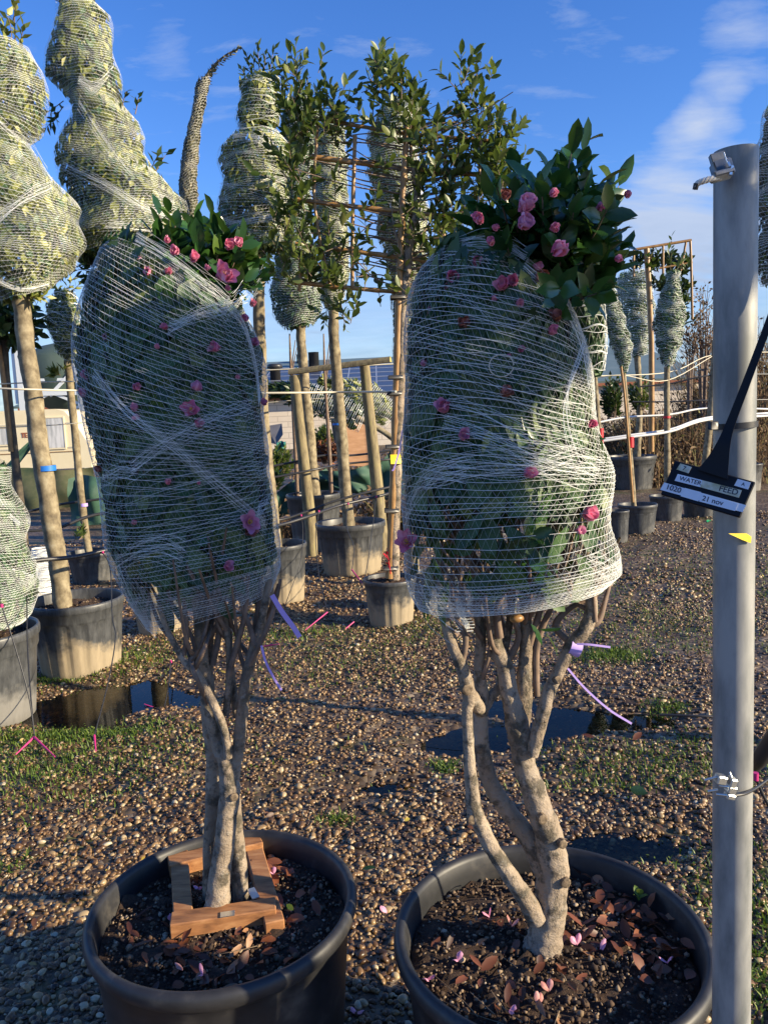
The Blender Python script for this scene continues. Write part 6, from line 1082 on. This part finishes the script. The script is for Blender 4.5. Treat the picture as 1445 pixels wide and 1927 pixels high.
# low plants in the yard
def bush(label, px, py, rx, ry, Y, n, m_, L_=.12, grp='low shrubs behind the row', name='shrub', cat='shrub'):
    t = thing(name, label, cat, (P(px, py, Y)[0], Y, 0), grp); mb = MB(); mt_ = MB(); c0 = P(px, py, Y); k = mpp(c0)
    for _ in range(n):
        q = unit(rng.normal(0, 1, 3)) * rng.uniform(.2, 1) ** .5; b = c0 + q * [rx * k, rx * k, ry * k]; shoot(mb, mt_, np.array([c0[0] + q[0] * .3 * rx * k, Y + q[1] * .2, max(0, c0[2] - ry * k)]), b, 10, L_, L_ * .4, False, .35, .006)
    mb.build('foliage', M[m_], t); kind(mt_.build('twigs', M['twig'], t), 'stuff')
bush('green bushy plant left of the mossy timber post', 528, 868, 26, 26, 12, 40, 'leaf_trellis'); bush('reddish brown low bush behind the dark trunk', 615, 850, 30, 22, 13, 46, 'deadleaf'); bush('grass-green bush in front of the pale block wall', 612, 822, 24, 22, 22, 40, 'leaf_trellis', .2)
bush('dark leafy plant at the foot of the left camellia wrap', 515, 905, 18, 18, 11, 26, 'leaf_dark'); bush('small potted sprig by the thin left stem', 150, 1000, 10, 14, 7.0, 6, 'leaf_trellis', .06)
bush('dark rounded evergreen bush in the dry scrub at the right', 1150, 745, 20, 40, 14.5, 60, 'leaf_dark', .14); bush('green leafy bush right of the thin netted tree stems', 1205, 740, 24, 32, 15, 40, 'leaf_trellis', .13)
# dry scrub
mb = MB()
def scrub(n, x0, x1, y0, y1, hmin, hmax, w):
    x = rng.uniform(x0, x1, n); y = rng.uniform(y0, y1, n); h = rng.uniform(hmin, hmax, n) * (1 + .3 * np.sin(x * .9) + .2 * np.sin(2.3 * x + 1)); a = rng.uniform(0, 6.28, n); ln = rng.uniform(0, .5, n)
    d = np.stack([np.cos(a), np.sin(a), 0 * a], -1); b = np.stack([x, y, 0 * x], -1); s = np.stack([np.ones(n), rng.normal(0, .4, n), 0 * a], -1) * w
    m1 = b + d * (h * ln * .3)[:, None] + np.outer(h * .6, [0, 0, 1]); t1 = b + d * (h * ln)[:, None] + np.outer(h, [0, 0, 1]); k = (np.arange(n) * 6)[:, None]
    V = np.stack([b - s, b + s, m1 - s * .7, m1 + s * .7, t1 - s * .3, t1 + s * .3], 1); mb.add(V.reshape(-1, 3), np.concatenate([k + [[0, 1, 3, 2]], k + [[2, 3, 5, 4]]]))
    m_ = n * 3; i = rng.integers(0, n, m_); f = rng.uniform(.25, 1, m_)[:, None]; p = b[i] * (1 - f) + t1[i] * f + rng.normal(0, .12, (m_, 3)); leaves(mb, p, rng.normal(0, 1, (m_, 3)), rng.normal(0, 1, (m_, 3)), .11, .05, False)
scrub(3600, 5.2, 8, 15.6, 19, .7, 1.7, .010); scrub(5200, 7.2, 16, 16, 19.5, 1.1, 2.5, .011); scrub(500, 3.6, 8, 14.8, 15.6, .3, .9, .01); scrub(700, -1.6, 1.5, 10.4, 11, .1, .45, .01); scrub(900, -2.2, 4, 18, 22, .2, .7, .012)
kind(mb.build('dry_scrub', M['scrub'], loc=(9, 17, 0)), 'stuff')
# bare twiggy saplings above the scrub
for lab, px, base, tops in [('tall bare twiggy sapling with few seed heads left of the pole', 1322, 700, [(1322, 545), (1330, 560), (1312, 590), (1340, 600), (1300, 620), (1345, 640), (1316, 560), (1334, 580)]), ('shorter bare sapling nearer the far netted tree', 1296, 710, [(1298, 640), (1288, 650), (1306, 630), (1312, 645)])]:
    Y_ = 16.5; t = thing('bare_sapling', lab, 'tree', (P(px, 800, Y_)[0], Y_, 0), 'bare saplings in the scrub'); mb = MB(); m2 = MB(); g = np.array([P(px, 800, Y_)[0], Y_, 0])
    for q in tops:
        b = P(*q, Y_ + rng.normal(0, .3)); m_ = P(px + (q[0] - px) * .4, base - 20, Y_); tube(mb, [g, m_, b], [.03, .018, .006], 5, 5, cap=False)
        for _ in range(9):
            f = rng.uniform(.3, 1); a = m_ + (b - m_) * f; e = a + rng.normal(0, .14, 3) + [0, 0, .2]; tube(mb, [a, e], [.007, .004], 4, 1, cap=False); leaves(m2, e[None] + rng.normal(0, .04, (4, 3)), rng.normal(0, 1, (4, 3)), rng.normal(0, 1, (4, 3)), .08, .05, False)
    mb.build('stems', M['twig'], t); kind(m2.build('seed_heads', M['scrub'], t), 'stuff')
for (px, y0, y1, lab) in [(548, 700, 640, 'thin bare sapling just left of the dark trunk'), (612, 720, 640, 'thin forked bare sapling right of the dark trunk')]:
    Y_ = 9.8; mb = MB(); g = P(px + 14, 985, Y_); tube(mb, [np.array([g[0], Y_, -.02]), P(px + 8, 850, Y_), P(px, y0, Y_), P(px - 3, y1 - 12, Y_)], [.025, .025, .018, .008], 6); tube(mb, [P(px, y0, Y_), P(px + 8, y1, Y_)], [.01, .005], 5); tube(mb, [P(px, y0 + 8, Y_), P(px + 12, y1 + 10, Y_)], [.009, .004], 5); tag(mb.build('bare_sapling', M['twig']), lab, 'sapling')
# distant hedge line and ground litter
mb = MB(); n = 5200; x = rng.uniform(-70, 90, n); h = (1.3 + .8 * np.sin(x * .13) + .5 * np.sin(x * .41 + 2)); p = np.stack([x, 75 + rng.uniform(-3, 3, n), rng.uniform(0, 1, n) * h], -1); leaves(mb, p, rng.normal(0, 1, (n, 3)) + [0, 0, .6], rng.normal(0, 1, (n, 3)), 1.1, .7, False); kind(mb.build('distant_hedge', M['leaf_dark'], loc=(0, 75, 0)), 'stuff')
mb = MB(); g = Zp(1336, 982, 0); curled_leaf(mb, g + [0, 0, .02], .12, .06); tag(mb.build('green_scrap', mat('green_scrap', (.02, .4, .12), .4)), 'bright green plastic scrap on gravel left of the pole', 'litter')
for (px, py, lab) in [(905, 1316, 'small white scrap on gravel between the right stems'), (1163, 1312, 'white paper scrap beside the long purple ribbon'), (240, 1205, 'white scrap on gravel right of the muddy pot')]:
    mb = MB(); g = Zp(px, py, 0); curled_leaf(mb, np.array([g[0], g[1], float(gh(g[0], g[1])) + .02]), .05, .03); tag(mb.build('paper_scrap', M['white']), lab, 'litter')
